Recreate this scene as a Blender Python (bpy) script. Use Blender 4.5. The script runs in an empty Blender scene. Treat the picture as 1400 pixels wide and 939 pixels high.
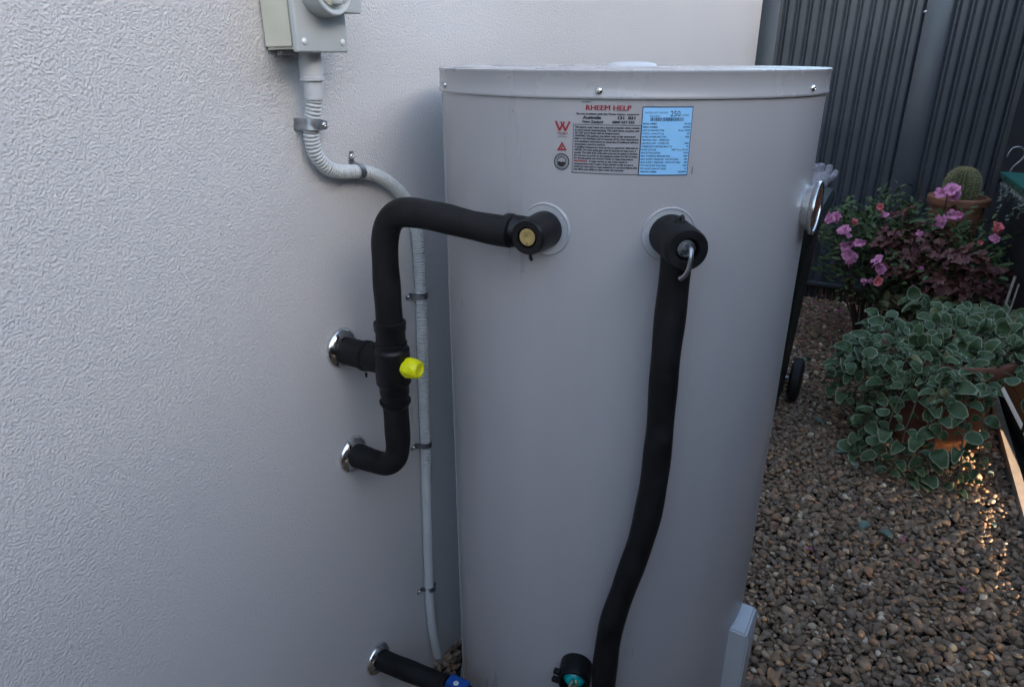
import bpy, bmesh, math, random
from mathutils import Vector, Matrix, Quaternion, noise
R = math.radians
random.seed(7)
S = bpy.context.scene
COL = S.collection

# ------------------------------------------------------------------ camera, world, sun, exposure
cd = bpy.data.cameras.new('camera'); cam = bpy.data.objects.new('camera', cd); COL.objects.link(cam)
cd.sensor_width = 36; cd.lens = 943/1400*36; cd.clip_start = 0.02; cd.clip_end = 500
cam.location = (0, -0.804, 1.46); cam.rotation_euler = (R(67.5), 0, R(-62))
S.camera = cam
W = bpy.data.worlds.new('World'); S.world = W; W.use_nodes = True
SUN_EL, SUN_AZ = R(14), R(196.9)
sk = W.node_tree.nodes.new('ShaderNodeTexSky'); sk.sky_type = 'NISHITA'; sk.sun_disc = False
sk.sun_elevation = SUN_EL; sk.sun_rotation = SUN_AZ; sk.air_density = 1.0; sk.dust_density = 2.5; sk.ozone_density = 1.0
bg = W.node_tree.nodes['Background']; bg.inputs['Strength'].default_value = 0.09
W.node_tree.links.new(sk.outputs[0], bg.inputs[0])
sd = bpy.data.lights.new('sun', 'SUN'); sd.energy = 2.0; sd.angle = R(0.5); sd.color = (1, 0.74, 0.50)
sun = bpy.data.objects.new('sun', sd); COL.objects.link(sun)
sdir = Vector((math.sin(SUN_AZ)*math.cos(SUN_EL), math.cos(SUN_AZ)*math.cos(SUN_EL), math.sin(SUN_EL)))
sun.rotation_euler = sdir.to_track_quat('Z', 'Y').to_euler(); sun.location = (0, -2, 6)
S.view_settings.view_transform = 'Standard'; S.view_settings.look = 'None'
S.view_settings.exposure = 3.48; S.view_settings.gamma = 1

# ------------------------------------------------------------------ materials
def nt(name, rough=0.6, metal=0.0, col=(0.5, 0.5, 0.5), spec=0.5):
    m = bpy.data.materials.new(name); m.use_nodes = True
    b = m.node_tree.nodes['Principled BSDF']
    b.inputs['Base Color'].default_value = (*col, 1); b.inputs['Roughness'].default_value = rough
    b.inputs['Metallic'].default_value = metal; b.inputs['Specular IOR Level'].default_value = spec
    return m, m.node_tree, b
def node(t, ty, **k):
    n = t.nodes.new(ty)
    for a, v in k.items():
        if a in n.inputs: n.inputs[a].default_value = v
        else: setattr(n, a, v)
    return n
def mat(name, col, rough=0.6, metal=0.0, spec=0.5, var=0.12, vs=12, bump=0.0, bs=120, bd=0.001, rvar=0.0, coat=0.0, stretch=None):
    """plain coloured surface with mottled colour, roughness variation and fine relief"""
    m, t, b = nt(name, rough, metal, col, spec)
    tc = node(t, 'ShaderNodeTexCoord')
    n = node(t, 'ShaderNodeTexNoise', Scale=vs, Detail=6.0); t.links.new(tc.outputs['Object'], n.inputs['Vector'])
    if stretch:
        sc_ = node(t, 'ShaderNodeVectorMath', operation='MULTIPLY'); sc_.inputs[1].default_value = stretch
        t.links.new(tc.outputs['Object'], sc_.inputs[0]); t.links.new(sc_.outputs[0], n.inputs['Vector'])
    r = node(t, 'ShaderNodeMapRange'); r.inputs['From Min'].default_value = 0.3; r.inputs['From Max'].default_value = 0.7
    r.inputs['To Min'].default_value = 1-var; r.inputs['To Max'].default_value = 1+var
    t.links.new(n.outputs['Fac'], r.inputs['Value'])
    mx = node(t, 'ShaderNodeVectorMath', operation='SCALE'); mx.inputs[0].default_value = col
    t.links.new(r.outputs[0], mx.inputs['Scale']); t.links.new(mx.outputs[0], b.inputs['Base Color'])
    if rvar:
        q = node(t, 'ShaderNodeMapRange'); q.inputs['From Min'].default_value = 0.3; q.inputs['From Max'].default_value = 0.7
        q.inputs['To Min'].default_value = rough-rvar; q.inputs['To Max'].default_value = rough+rvar
        t.links.new(n.outputs['Fac'], q.inputs['Value']); t.links.new(q.outputs[0], b.inputs['Roughness'])
    if bump:
        n2 = node(t, 'ShaderNodeTexNoise', Scale=bs, Detail=4.0); t.links.new(tc.outputs['Object'], n2.inputs['Vector'])
        bp = node(t, 'ShaderNodeBump', Strength=bump, Distance=bd); t.links.new(n2.outputs['Fac'], bp.inputs['Height'])
        t.links.new(bp.outputs[0], b.inputs['Normal'])
    if coat: b.inputs['Coat Weight'].default_value = coat; b.inputs['Coat Roughness'].default_value = 0.15
    return m
M = {}
def stucco():
    m, t, b = nt('textured_wall_paint', 0.72, 0, (0.47, 0.475, 0.485), 0.35)
    tc = node(t, 'ShaderNodeTexCoord')
    dn = node(t, 'ShaderNodeTexNoise', Scale=70.0, Detail=2.0); t.links.new(tc.outputs['Object'], dn.inputs['Vector'])
    ms = node(t, 'ShaderNodeVectorMath', operation='MULTIPLY_ADD'); ms.inputs[1].default_value = (0.005, 0.005, 0.005)
    t.links.new(dn.outputs['Color'], ms.inputs[0]); t.links.new(tc.outputs['Object'], ms.inputs[2])
    v = node(t, 'ShaderNodeTexVoronoi', Scale=270.0, feature='SMOOTH_F1'); t.links.new(ms.outputs[0], v.inputs['Vector'])
    n1 = node(t, 'ShaderNodeTexNoise', Scale=330.0, Detail=3.0); t.links.new(ms.outputs[0], n1.inputs['Vector'])
    ad = node(t, 'ShaderNodeMath', operation='MULTIPLY_ADD'); ad.inputs[1].default_value = -0.22
    t.links.new(v.outputs['Distance'], ad.inputs[0]); t.links.new(n1.outputs['Fac'], ad.inputs[2])
    bp = node(t, 'ShaderNodeBump', Strength=0.9, Distance=0.0029); t.links.new(ad.outputs[0], bp.inputs['Height'])
    t.links.new(bp.outputs[0], b.inputs['Normal'])
    n = node(t, 'ShaderNodeTexNoise', Scale=1.7, Detail=5.0); t.links.new(tc.outputs['Object'], n.inputs['Vector'])
    cr = node(t, 'ShaderNodeMix', data_type='RGBA')
    cr.inputs['A'].default_value = (0.56, 0.548, 0.548, 1); cr.inputs['B'].default_value = (0.61, 0.598, 0.598, 1)
    t.links.new(n.outputs['Fac'], cr.inputs['Factor']); t.links.new(cr.outputs['Result'], b.inputs['Base Color'])
    return m
M['wall'] = stucco()
M['tank'] = mat('tank_enamel', (0.375, 0.362, 0.37), 0.33, var=0.045, vs=9, bump=0.06, bs=9, bd=0.004, rvar=0.08, stretch=(1, 1, 0.16))
M['lid'] = mat('lid_enamel', (0.37, 0.36, 0.365), 0.27, var=0.03, vs=5, rvar=0.05)
M['lag'] = mat('black_foam_rubber', (0.0065, 0.0067, 0.0075), 0.6, spec=0.24, var=0.6, vs=28, bump=0.35, bs=160, bd=0.0012, rvar=0.12)
M['blackp'] = mat('black_moulded_plastic', (0.005, 0.005, 0.006), 0.42, spec=0.3, var=0.2, vs=30, bump=0.1, bs=300, bd=0.0005, rvar=0.08)
M['chrome'] = mat('chrome', (0.68, 0.67, 0.65), 0.2, 1.0, var=0.15, vs=90, rvar=0.12)
M['zinc'] = mat('zinc_plate', (0.36, 0.38, 0.40), 0.42, 1.0, var=0.25, vs=90, rvar=0.12)
M['brass'] = mat('brass', (0.62, 0.47, 0.2), 0.3, 1.0, var=0.1, vs=80, rvar=0.08)
M['yellow'] = mat('yellow_plastic', (0.72, 0.72, 0.0), 0.38, var=0.04)
M['blue'] = mat('blue_plastic', (0.005, 0.06, 0.28), 0.4, var=0.08)
M['teal'] = mat('teal_plastic', (0.0, 0.36, 0.36), 0.22, var=0.1)
M['tealtrim'] = mat('teal_enamel', (0.03, 0.17, 0.14), 0.4, var=0.12)
M['white'] = mat('white_plastic', (0.7, 0.7, 0.7), 0.4, var=0.04)
M['boxside'] = mat('cream_grey_plastic', (0.57, 0.555, 0.455), 0.5, var=0.08, vs=20, bump=0.05)  # creamier grey than the front cover plastic
M['boxfront'] = mat('grey_switch_plastic', (0.49, 0.515, 0.51), 0.45, var=0.05, vs=20)
M['conduit'] = mat('grey_conduit_plastic', (0.52, 0.54, 0.54), 0.4, var=0.06, vs=15)
M['pvc'] = mat('pale_gland_plastic', (0.5, 0.51, 0.53), 0.4, var=0.04)
M['red'] = mat('red_print', (0.30, 0.012, 0.02), 0.5, var=0.05)
M['ink'] = mat('black_print', (0.012, 0.013, 0.016), 0.5, var=0.1)
M['inkb'] = mat('navy_print', (0.01, 0.03, 0.09), 0.5, var=0.1)
M['labelg'] = mat('grey_label_film', (0.34, 0.335, 0.35), 0.4, var=0.02)
M['labelb'] = mat('blue_label_film', (0.27, 0.56, 0.86), 0.42, var=0.03, vs=60)
M['clear'] = mat('cloudy_collar_plastic', (0.40, 0.405, 0.42), 0.2, var=0.03)
M['steel'] = mat('charcoal_fence_steel', (0.060, 0.066, 0.076), 0.36, spec=0.5, var=0.12, vs=5, rvar=0.07)
M['steel2'] = mat('dark_grey_panel_paint', (0.035, 0.035, 0.04), 0.5, var=0.1, vs=4, rvar=0.06)
M['bin'] = mat('dark_bin_plastic', (0.008, 0.010, 0.011), 0.5, var=0.15, bump=0.15, bs=200, bd=0.0006)
M['binlid'] = mat('bin_lid_plastic', (0.016, 0.024, 0.024), 0.45, var=0.15)
M['rubber'] = mat('tyre_rubber', (0.006, 0.006, 0.006), 0.7, var=0.2)
M['glove'] = mat('grey_knit', (0.20, 0.19, 0.21), 0.9, var=0.35, vs=90, bump=0.8, bs=350, bd=0.002)
M['terra'] = mat('terracotta', (0.21, 0.085, 0.05), 0.75, var=0.3, vs=9, bump=0.2, bs=60, bd=0.002)
M['terra2'] = mat('weathered_terracotta', (0.25, 0.105, 0.06), 0.8, var=0.3, vs=12, bump=0.2, bs=70, bd=0.002)
M['soil'] = mat('potting_soil', (0.02, 0.014, 0.01), 0.95, var=0.4, vs=60, bump=1, bs=90, bd=0.01)
M['stem'] = mat('green_stem', (0.10, 0.105, 0.06), 0.6, var=0.3)
M['wood'] = mat('brown_twig', (0.07, 0.045, 0.03), 0.8, var=0.3)
M['edge'] = mat('weathered_edging', (0.34, 0.29, 0.25), 0.85, var=0.15, vs=25, bump=0.4, bs=90, bd=0.002)
M['conc'] = mat('concrete', (0.27, 0.265, 0.255), 0.85, var=0.15, vs=15, bump=0.5, bs=90, bd=0.002)
M['ground'] = mat('brown_earth', (0.032, 0.025, 0.02), 0.95, var=0.4, vs=30, bump=1, bs=80, bd=0.01)
M['board'] = mat('blocker_weatherboard', (0.30, 0.29, 0.27), 0.7, var=0.08, vs=3)  # boards of the added sun-blocking house
M['rooft'] = mat('roof_steel', (0.1, 0.105, 0.11), 0.5, var=0.1)
M['cactus'] = mat('cactus_skin', (0.10, 0.11, 0.045), 0.6, var=0.2, vs=30)
M['spine'] = mat('cactus_spine', (0.5, 0.44, 0.24), 0.6, var=0.2)
M['pink'] = mat('pink_petal', (0.66, 0.24, 0.42), 0.55, var=0.2, vs=60)
M['coral'] = mat('coral_petal', (0.60, 0.13, 0.14), 0.55, var=0.2, vs=60)
M['dryleaf'] = mat('dry_leaf', (0.30, 0.18, 0.10), 0.75, var=0.3, vs=60, bump=0.4, bs=100)
M['greyleaf'] = mat('faded_green_leaf', (0.13, 0.19, 0.15), 0.7, var=0.3, vs=50, bump=0.4, bs=100)

def leafmat(name, inner, outer, edge=0.86, hi=0.25, rough=0.55, veins=True):
    """leaf blade: UV.x runs from midrib (0) to margin (1), UV.y from base to tip"""
    m, t, b = nt(name, rough, 0, inner, 0.35)
    uv = node(t, 'ShaderNodeUVMap', uv_map='UVMap'); sx = node(t, 'ShaderNodeSeparateXYZ'); t.links.new(uv.outputs[0], sx.inputs[0])
    tc = node(t, 'ShaderNodeTexCoord'); oi = node(t, 'ShaderNodeObjectInfo')
    n = node(t, 'ShaderNodeTexNoise', Scale=110.0, Detail=3.0); t.links.new(tc.outputs['Object'], n.inputs['Vector'])
    a = node(t, 'ShaderNodeMath', operation='MULTIPLY_ADD'); a.inputs[1].default_value = 0.22
    t.links.new(n.outputs['Fac'], a.inputs[0]); t.links.new(sx.outputs[0], a.inputs[2])
    r = node(t, 'ShaderNodeMapRange'); r.inputs['From Min'].default_value = edge+0.08; r.inputs['From Max'].default_value = edge+0.15
    t.links.new(a.outputs[0], r.inputs['Value'])
    n2 = node(t, 'ShaderNodeTexNoise', Scale=22.0, Detail=3.0); t.links.new(tc.outputs['Object'], n2.inputs['Vector'])
    cm = node(t, 'ShaderNodeMix', data_type='RGBA'); cm.inputs['A'].default_value = (*[c*0.75 for c in inner], 1)
    cm.inputs['B'].default_value = (*[c*(1+hi*2) for c in inner], 1)
    t.links.new(n2.outputs['Fac'], cm.inputs['Factor'])
    mx = node(t, 'ShaderNodeMix', data_type='RGBA'); mx.inputs['B'].default_value = (*outer, 1)
    t.links.new(r.outputs[0], mx.inputs['Factor']); t.links.new(cm.outputs['Result'], mx.inputs['A'])
    t.links.new(mx.outputs['Result'], b.inputs['Base Color'])
    b.inputs['Subsurface Weight'].default_value = 0.0
    bp = node(t, 'ShaderNodeBump', Strength=0.5, Distance=0.0015); t.links.new(n.outputs['Fac'], bp.inputs['Height']); t.links.new(bp.outputs[0], b.inputs['Normal'])
    return m
M['leafv'] = leafmat('variegated_leaf', (0.044, 0.075, 0.031), (0.27, 0.31, 0.20), edge=0.87, hi=0.6)
M['leafy'] = leafmat('ageing_leaf', (0.11, 0.11, 0.045), (0.30, 0.28, 0.16), edge=0.84, hi=0.6)
M['leafp'] = leafmat('purple_leaf', (0.10, 0.036, 0.034), (0.17, 0.08, 0.065), 0.8, 0.5)
M['leafo'] = leafmat('olive_leaf', (0.10, 0.10, 0.04), (0.12, 0.09, 0.05), 0.8, 0.5)
M['leafa'] = leafmat('azalea_leaf', (0.045, 0.075, 0.025), (0.09, 0.11, 0.04), 0.85, 0.5)
def stonemat():
    m, t, b = nt('pebble', 0.7, 0, (0.1, 0.08, 0.06), 0.4)
    oi = node(t, 'ShaderNodeObjectInfo'); cr = node(t, 'ShaderNodeValToRGB')
    e = cr.color_ramp.elements
    cols = [(0, (0.095, 0.068, 0.05)), (0.25, (0.20, 0.145, 0.10)), (0.5, (0.14, 0.108, 0.088)), (0.68, (0.26, 0.19, 0.135)),
            (0.82, (0.20, 0.165, 0.14)), (0.9, (0.30, 0.165, 0.10)), (0.96, (0.38, 0.30, 0.22)), (1, (0.55, 0.50, 0.42))]
    e[0].position, e[0].color = cols[0][0], (*cols[0][1], 1); e[1].position, e[1].color = 1, (*cols[-1][1], 1)
    for p, c in cols[1:-1]:
        q = e.new(p); q.color = (*c, 1)
    t.links.new(oi.outputs['Random'], cr.inputs[0])
    tc = node(t, 'ShaderNodeTexCoord'); n = node(t, 'ShaderNodeTexNoise', Scale=160.0, Detail=5.0); t.links.new(tc.outputs['Object'], n.inputs['Vector'])
    mr = node(t, 'ShaderNodeMapRange'); mr.inputs['To Min'].default_value = 0.65; mr.inputs['To Max'].default_value = 1.35; t.links.new(n.outputs['Fac'], mr.inputs['Value'])
    wm = node(t, 'ShaderNodeVectorMath', operation='MULTIPLY'); wm.inputs[1].default_value = (1.25, 1.17, 1.05); t.links.new(cr.outputs[0], wm.inputs[0])
    vm = node(t, 'ShaderNodeVectorMath', operation='SCALE'); t.links.new(wm.outputs[0], vm.inputs[0]); t.links.new(mr.outputs[0], vm.inputs['Scale'])
    t.links.new(vm.outputs[0], b.inputs['Base Color'])
    bp = node(t, 'ShaderNodeBump', Strength=0.4, Distance=0.001); t.links.new(n.outputs['Fac'], bp.inputs['Height']); t.links.new(bp.outputs[0], b.inputs['Normal'])
    return m
M['stone'] = stonemat()

# ------------------------------------------------------------------ object helpers
def wloc(o):
    v = Vector((0, 0, 0))
    while o: v += o.location; o = o.parent
    return v
def mesh_from(bm, name, m, smooth=40):
    bmesh.ops.recalc_face_normals(bm, faces=bm.faces)
    me = bpy.data.meshes.new(name); bm.to_mesh(me); bm.free()
    if m: me.materials.append(m)
    if smooth:
        me.shade_smooth()
        me.set_sharp_from_angle(angle=R(smooth))
    return me
def obj(name, bm, m, parent=None, label=None, smooth=40):
    """link a bmesh built in world coordinates as one object; its origin sits at its thing's base"""
    if parent is not None: bmesh.ops.translate(bm, verts=bm.verts, vec=-wloc(parent))
    o = bpy.data.objects.new(name, mesh_from(bm, name, m, smooth)); COL.objects.link(o)
    if parent is not None: o.parent = parent
    if label: o['label'] = label
    return o
def tag(o, label=None, cat=None, group=None, kind=None):
    if label: o['label'] = label
    if cat: o['category'] = cat
    if group: o['group'] = group
    if kind: o['kind'] = kind
    return o
def thing(name, label, cat, loc=(0, 0, 0), group=None):
    o = bpy.data.objects.new(name, None); o.empty_display_size = 0.05; COL.objects.link(o); o.location = loc
    return tag(o, label, cat, group)
def copy_tree(o, parent=None, loc=None, rz=None):
    c = o.copy(); COL.objects.link(c); c.parent = parent
    if loc is not None: c.location = loc
    if rz is not None: c.rotation_euler = (0, 0, rz)
    for ch in list(o.children): copy_tree(ch, c)
    return c
def box(bm, lo, hi, bev=0.0, seg=2, mtx=None):
    r = bmesh.ops.create_cube(bm, size=1)
    vs = r['verts']
    lo, hi = Vector(lo), Vector(hi)
    for v in vs: v.co = Vector([(lo[i]+hi[i])/2 + v.co[i]*(hi[i]-lo[i]) for i in range(3)])
    if bev:
        es = list({e for v in vs for e in v.link_edges})
        q = bmesh.ops.bevel(bm, geom=es, offset=bev, segments=seg, profile=0.5, affect='EDGES')
        vs = list({v for f in q['faces'] for v in f.verts} | {v for v in vs if v.is_valid})
    if mtx: bmesh.ops.transform(bm, matrix=mtx, verts=vs)
    return vs
def frame(d):
    d = Vector(d).normalized(); up = Vector((0, 0, 1)) if abs(d.z) < 0.95 else Vector((1, 0, 0))
    x = up.cross(d).normalized(); y = d.cross(x)
    return x, y, d
def lathe(bm, o, d, prof, n=32, cap0=True, cap1=True, ovality=None):
    """revolve profile [(distance along d, radius)] about the axis through o"""
    x, y, d = frame(d); o = Vector(o); rings = []
    for (h, r) in prof:
        rings.append([bm.verts.new(o + d*h + (x*math.cos(2*math.pi*i/n) + y*math.sin(2*math.pi*i/n))*r) for i in range(n)])
    for a, b in zip(rings, rings[1:]):
        for i in range(n): bm.faces.new((a[i], a[(i+1) % n], b[(i+1) % n], b[i]))
    if cap0: bm.faces.new(rings[0][::-1])
    if cap1: bm.faces.new(rings[-1])
def spline(pts, step=0.01):
    """Catmull-Rom through pts, resampled evenly"""
    P = [Vector(p) for p in pts]; P = [P[0]*2-P[1]] + P + [P[-1]*2-P[-2]]
    out = []
    for i in range(1, len(P)-2):
        for k in range(24):
            t = k/24; a, b, c, d = P[i-1:i+3]
            out.append(0.5*((2*b)+(-a+c)*t+(2*a-5*b+4*c-d)*t*t+(-a+3*b-3*c+d)*t**3))
    out.append(P[-2]); res = [out[0]]; acc = 0
    for a, b in zip(out, out[1:]):
        L = (b-a).length
        if L < 1e-9: continue
        s = step-acc
        while s <= L: res.append(a+(b-a)*(s/L)); s += step
        acc = (acc+L) % step
    if (res[-1]-out[-1]).length > step*0.3: res.append(out[-1])
    return res
def tube(bm, path, r, n=14, cap=True):
    """tube along a path; r is a number or a function of (index, length so far)"""
    rings = []; L = 0; t0 = (path[1]-path[0]).normalized(); x, y, _ = frame(t0)
    for i, p in enumerate(path):
        t = (path[min(i+1, len(path)-1)]-path[max(i-1, 0)]).normalized()
        q = t0.rotation_difference(t); x = q @ x; y = q @ y; t0 = t
        if i: L += (p-path[i-1]).length
        rr = r(i, L) if callable(r) else r
        rings.append([bm.verts.new(p+(x*math.cos(2*math.pi*k/n)+y*math.sin(2*math.pi*k/n))*rr) for k in range(n)])
    for a, b in zip(rings, rings[1:]):
        for i in range(n): bm.faces.new((a[i], a[(i+1) % n], b[(i+1) % n], b[i]))
    if cap: bm.faces.new(rings[0][::-1]); bm.faces.new(rings[-1])
def prism(bm, pts, off):
    """extrude a planar outline (3-D points) by vector off"""
    a = [bm.verts.new(Vector(p)) for p in pts]; b = [bm.verts.new(Vector(p)+Vector(off)) for p in pts]
    n = len(a); bm.faces.new(a[::-1]); bm.faces.new(b)
    for i in range(n): bm.faces.new((a[i], a[(i+1) % n], b[(i+1) % n], b[i]))
def BM(): return bmesh.new()

# ------------------------------------------------------------------ ground, walls, fences
b = BM(); bmesh.ops.create_grid(b, x_segments=1, y_segments=1, size=150)
for v in b.verts: v.co.z = -0.022
tag(obj('ground', b, M['ground'], smooth=0), 'bare brown earth under and around the gravel', kind='structure')

hw = thing('house_wall', 'pale grey textured rendered house wall behind the water heater', 'wall', (0, 0.12, 0))
b = BM(); box(b, (-5, 0, -0.3), (4.6, 0.24, 2.85), 0.004, 1); obj('render_face', b, M['wall'], hw)
b = BM(); box(b, (-5, -0.012, 2.853), (4.62, 0.26, 2.92), 0.003, 1); obj('coping', b, M['steel'], hw)

FX = 4.78
bf = thing('back_fence', 'dark charcoal corrugated steel fence closing off the end of the gravel strip', 'fence', (FX, -0.6, 0))
def corr(bm, y0, y1, z0, z1, x=FX, pitch=0.0695, depth=0.0215):
    """corrugated sheet facing -X with flat crowns and rounded pans"""
    prof = []
    y = y0; N = max(1, round(abs(y1-y0)/pitch)); p = (y1-y0)/N
    for k in range(N):
        for (f, d) in ((0.0, 1), (0.10, 1), (0.34, 1), (0.42, 0.97), (0.49, 0.82), (0.56, 0.45), (0.62, 0.12), (0.67, 0.0), (0.78, 0.0), (0.83, 0.12), (0.89, 0.5), (0.95, 0.88)):
            prof.append((y0+(k+f)*p, d))
    prof.append((y1, 1))
    lo, hi, lo2, hi2 = [], [], [], []
    for (yy, d) in prof:
        xx = x-d*depth
        lo.append(bm.verts.new((xx, yy, z0))); hi.append(bm.verts.new((xx, yy, z1)))
        lo2.append(bm.verts.new((xx+0.002, yy, z0))); hi2.append(bm.verts.new((xx+0.002, yy, z1)))
    for i in range(len(prof)-1):
        bm.faces.new((lo[i], lo[i+1], hi[i+1], hi[i])); bm.faces.new((lo2[i+1], lo2[i], hi2[i], hi2[i+1]))
        bm.faces.new((hi[i], hi[i+1], hi2[i+1], hi2[i])); bm.faces.new((lo[i+1], lo[i], lo2[i], lo2[i+1]))
    bm.faces.new((lo[0], hi[0], hi2[0], lo2[0])); bm.faces.new((lo[-1], lo2[-1], hi2[-1], hi[-1]))
for (a, c) in ((-0.06, -0.86), (-0.94, -1.35), (2.2, 1.13), (1.05, 0.03)):
    b = BM(); corr(b, a, c, 0.104, 1.99); obj('steel_sheet', b, M['steel'], bf, smooth=30)
for (a, c) in ((0.056, -0.08), (-0.84, -0.96), (1.146, 1.034)):
    b = BM(); box(b, (FX-0.0345, c, -0.2), (FX-0.0225, a, 2.0), 0.0015, 2); obj('cover_post', b, M['steel'], bf)
b = BM(); box(b, (FX-0.045, -1.40, -0.3), (FX+0.02, -1.338, 2.0), 0.004, 2); obj('corner_post', b, M['steel2'], bf)
b = BM(); box(b, (FX-0.046, -1.336, 0.082), (FX+0.01, 2.2, 0.106), 0.003, 2); obj('bottom_rail', b, M['steel'], bf)
b = BM(); box(b, (FX-0.046, -1.336, 1.975), (FX+0.01, 2.2, 2.012), 0.003, 2); obj('top_rail', b, M['steel'], bf)
b = BM(); corr(b, 2.2, -1.33, -0.2, 0.081, FX-0.002, 0.032, 0.01); obj('plinth', b, M['steel2'], bf)
for (yy, zz) in ((-0.075+0.0, 1.775), (-0.832, 1.69), (-0.30, 1.80)):
    b = BM(); lathe(b, (FX-0.033, yy-0.006, zz), (-1, 0, 0), [(0, 0.0085), (0.003, 0.0085), (0.004, 0.005), (0.008, 0.0045), (0.009, 0.003)], 10); obj('fence_screw', b, M['zinc'], bf)

sf = thing('side_fence', 'dark smooth panelled fence along the right side of the gravel', 'fence', (2, -1.6, 0))
def sfy(x): return -1.36-(FX-x)*0.08
sa = math.atan(0.08)
def sbox(bm, x0, x1, z0, z1, d0, d1, bev=0.002):
    """box along the side fence line; d is distance out of the fence face"""
    y0, y1 = sfy(x0), sfy(x1)
    pts = [(x0, y0+d0, z0), (x1, y1+d0, z0), (x1, y1+d0, z1), (x0, y0+d0, z1)]
    prism(bm, pts, (0, d1-d0, 0))
x = FX-0.046
while x > -2.5:
    b = BM(); sbox(b, x-0.606, x, 0.128, 2.05, -0.012, 0.0); obj('fence_panel', b, M['steel2'], sf, smooth=0)
    b = BM(); sbox(b, x-0.612, x-0.6075, 0.126, 2.05, -0.010, -0.005); obj('panel_joint', b, M['steel'], sf, smooth=0)
    x -= 0.614
b = BM(); sbox(b, -2.6, FX-0.046, 2.051, 2.1, -0.03, 0.014); obj('top_rail', b, M['steel'], sf, smooth=0)
b = BM(); sbox(b, -2.6, FX-0.046, 0.074, 0.127, -0.012, 0.002); obj('bottom_rail', b, M['steel2'], sf, smooth=0)
b = BM(); sbox(b, -2.6, FX-0.046, -0.2, 0.045, -0.026, 0.002); obj('plinth', b, M['steel2'], sf, smooth=0)
x = FX-0.1; k = 0
while x > -2.4:
    w = random.uniform(0.012, 0.06); b = BM(); sbox(b, x-w, x, 0.0455, 0.0735, -0.022, -0.002); obj('sun_break_block', b, M['steel2'], sf, smooth=0)  # blocks added in the gap to break up the sun strip
    x -= random.uniform(0.7, 1.1)

sg = thing('shading_gate', 'added unseen dark panelled gate behind the viewer that cuts low sky light', 'gate', (-1.9, -0.9, 0))  # unseen gate added to darken the lower wall and tank
for i in range(11):
    b = BM(); box(b, (-1.93, -0.14-i*0.152, 0.06), (-1.91, -0.002-i*0.152, 1.85), 0.002, 1); obj('gate_board', b, M['steel2'], sg)
for zz in (0.3, 1.6):
    b = BM(); box(b, (-1.909, -1.66, zz), (-1.88, -0.01, zz+0.06), 0.002, 1); obj('gate_rail', b, M['steel'], sg)
eg = thing('garden_edging', 'thin pale weathered edging board between gravel and side fence', 'edging', (3, -1.42, 0))
b = BM(); prism(b, [(-1.5, -1.475, -0.05), (-1.5, -1.505, -0.05), (4.6, -1.43, -0.05), (4.6, -1.40, -0.05)], (0, 0, 0.078))
for v in b.verts: v.co.z += 0.003*noise.noise(v.co*3)
obj('edging_board', b, M['edge'], eg, smooth=0)

nh = thing('sun_blocker_house', 'added unseen weatherboard house on stumps that blocks the sun beyond the side fence', 'house', (0, -8, 0))  # unseen house added as sun blocker, raised to let a low beam through
b = BM()
zz = 2.2
while zz < 4.4:
    prism(b, [(-14, -6.0, zz), (-14, -6.015, zz+0.172), (-14, -6.04, zz+0.172), (-14, -6.04, zz)], (26, 0, 0)); zz += 0.172
o = obj('weatherboard', b, M['board'], nh, smooth=0); o['kind'] = 'stuff'
b = BM(); box(b, (-14, -9.0, 2.2), (12, -6.042, 4.45)); obj('house_frame', b, M['board'], nh, smooth=0)
b = BM(); prism(b, [(-14.3, -5.6, 4.46), (-14.3, -7.5, 5.0), (-14.3, -9.3, 4.46)], (26.6, 0, 0)); obj('roof', b, M['rooft'], nh, smooth=0)
for i in range(8):
    b = BM(); box(b, (-13.5+i*3.4, -6.4, -0.2), (-13.35+i*3.4, -6.25, 2.198), 0.004, 1); obj('stump', b, M['board'], nh)

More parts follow.
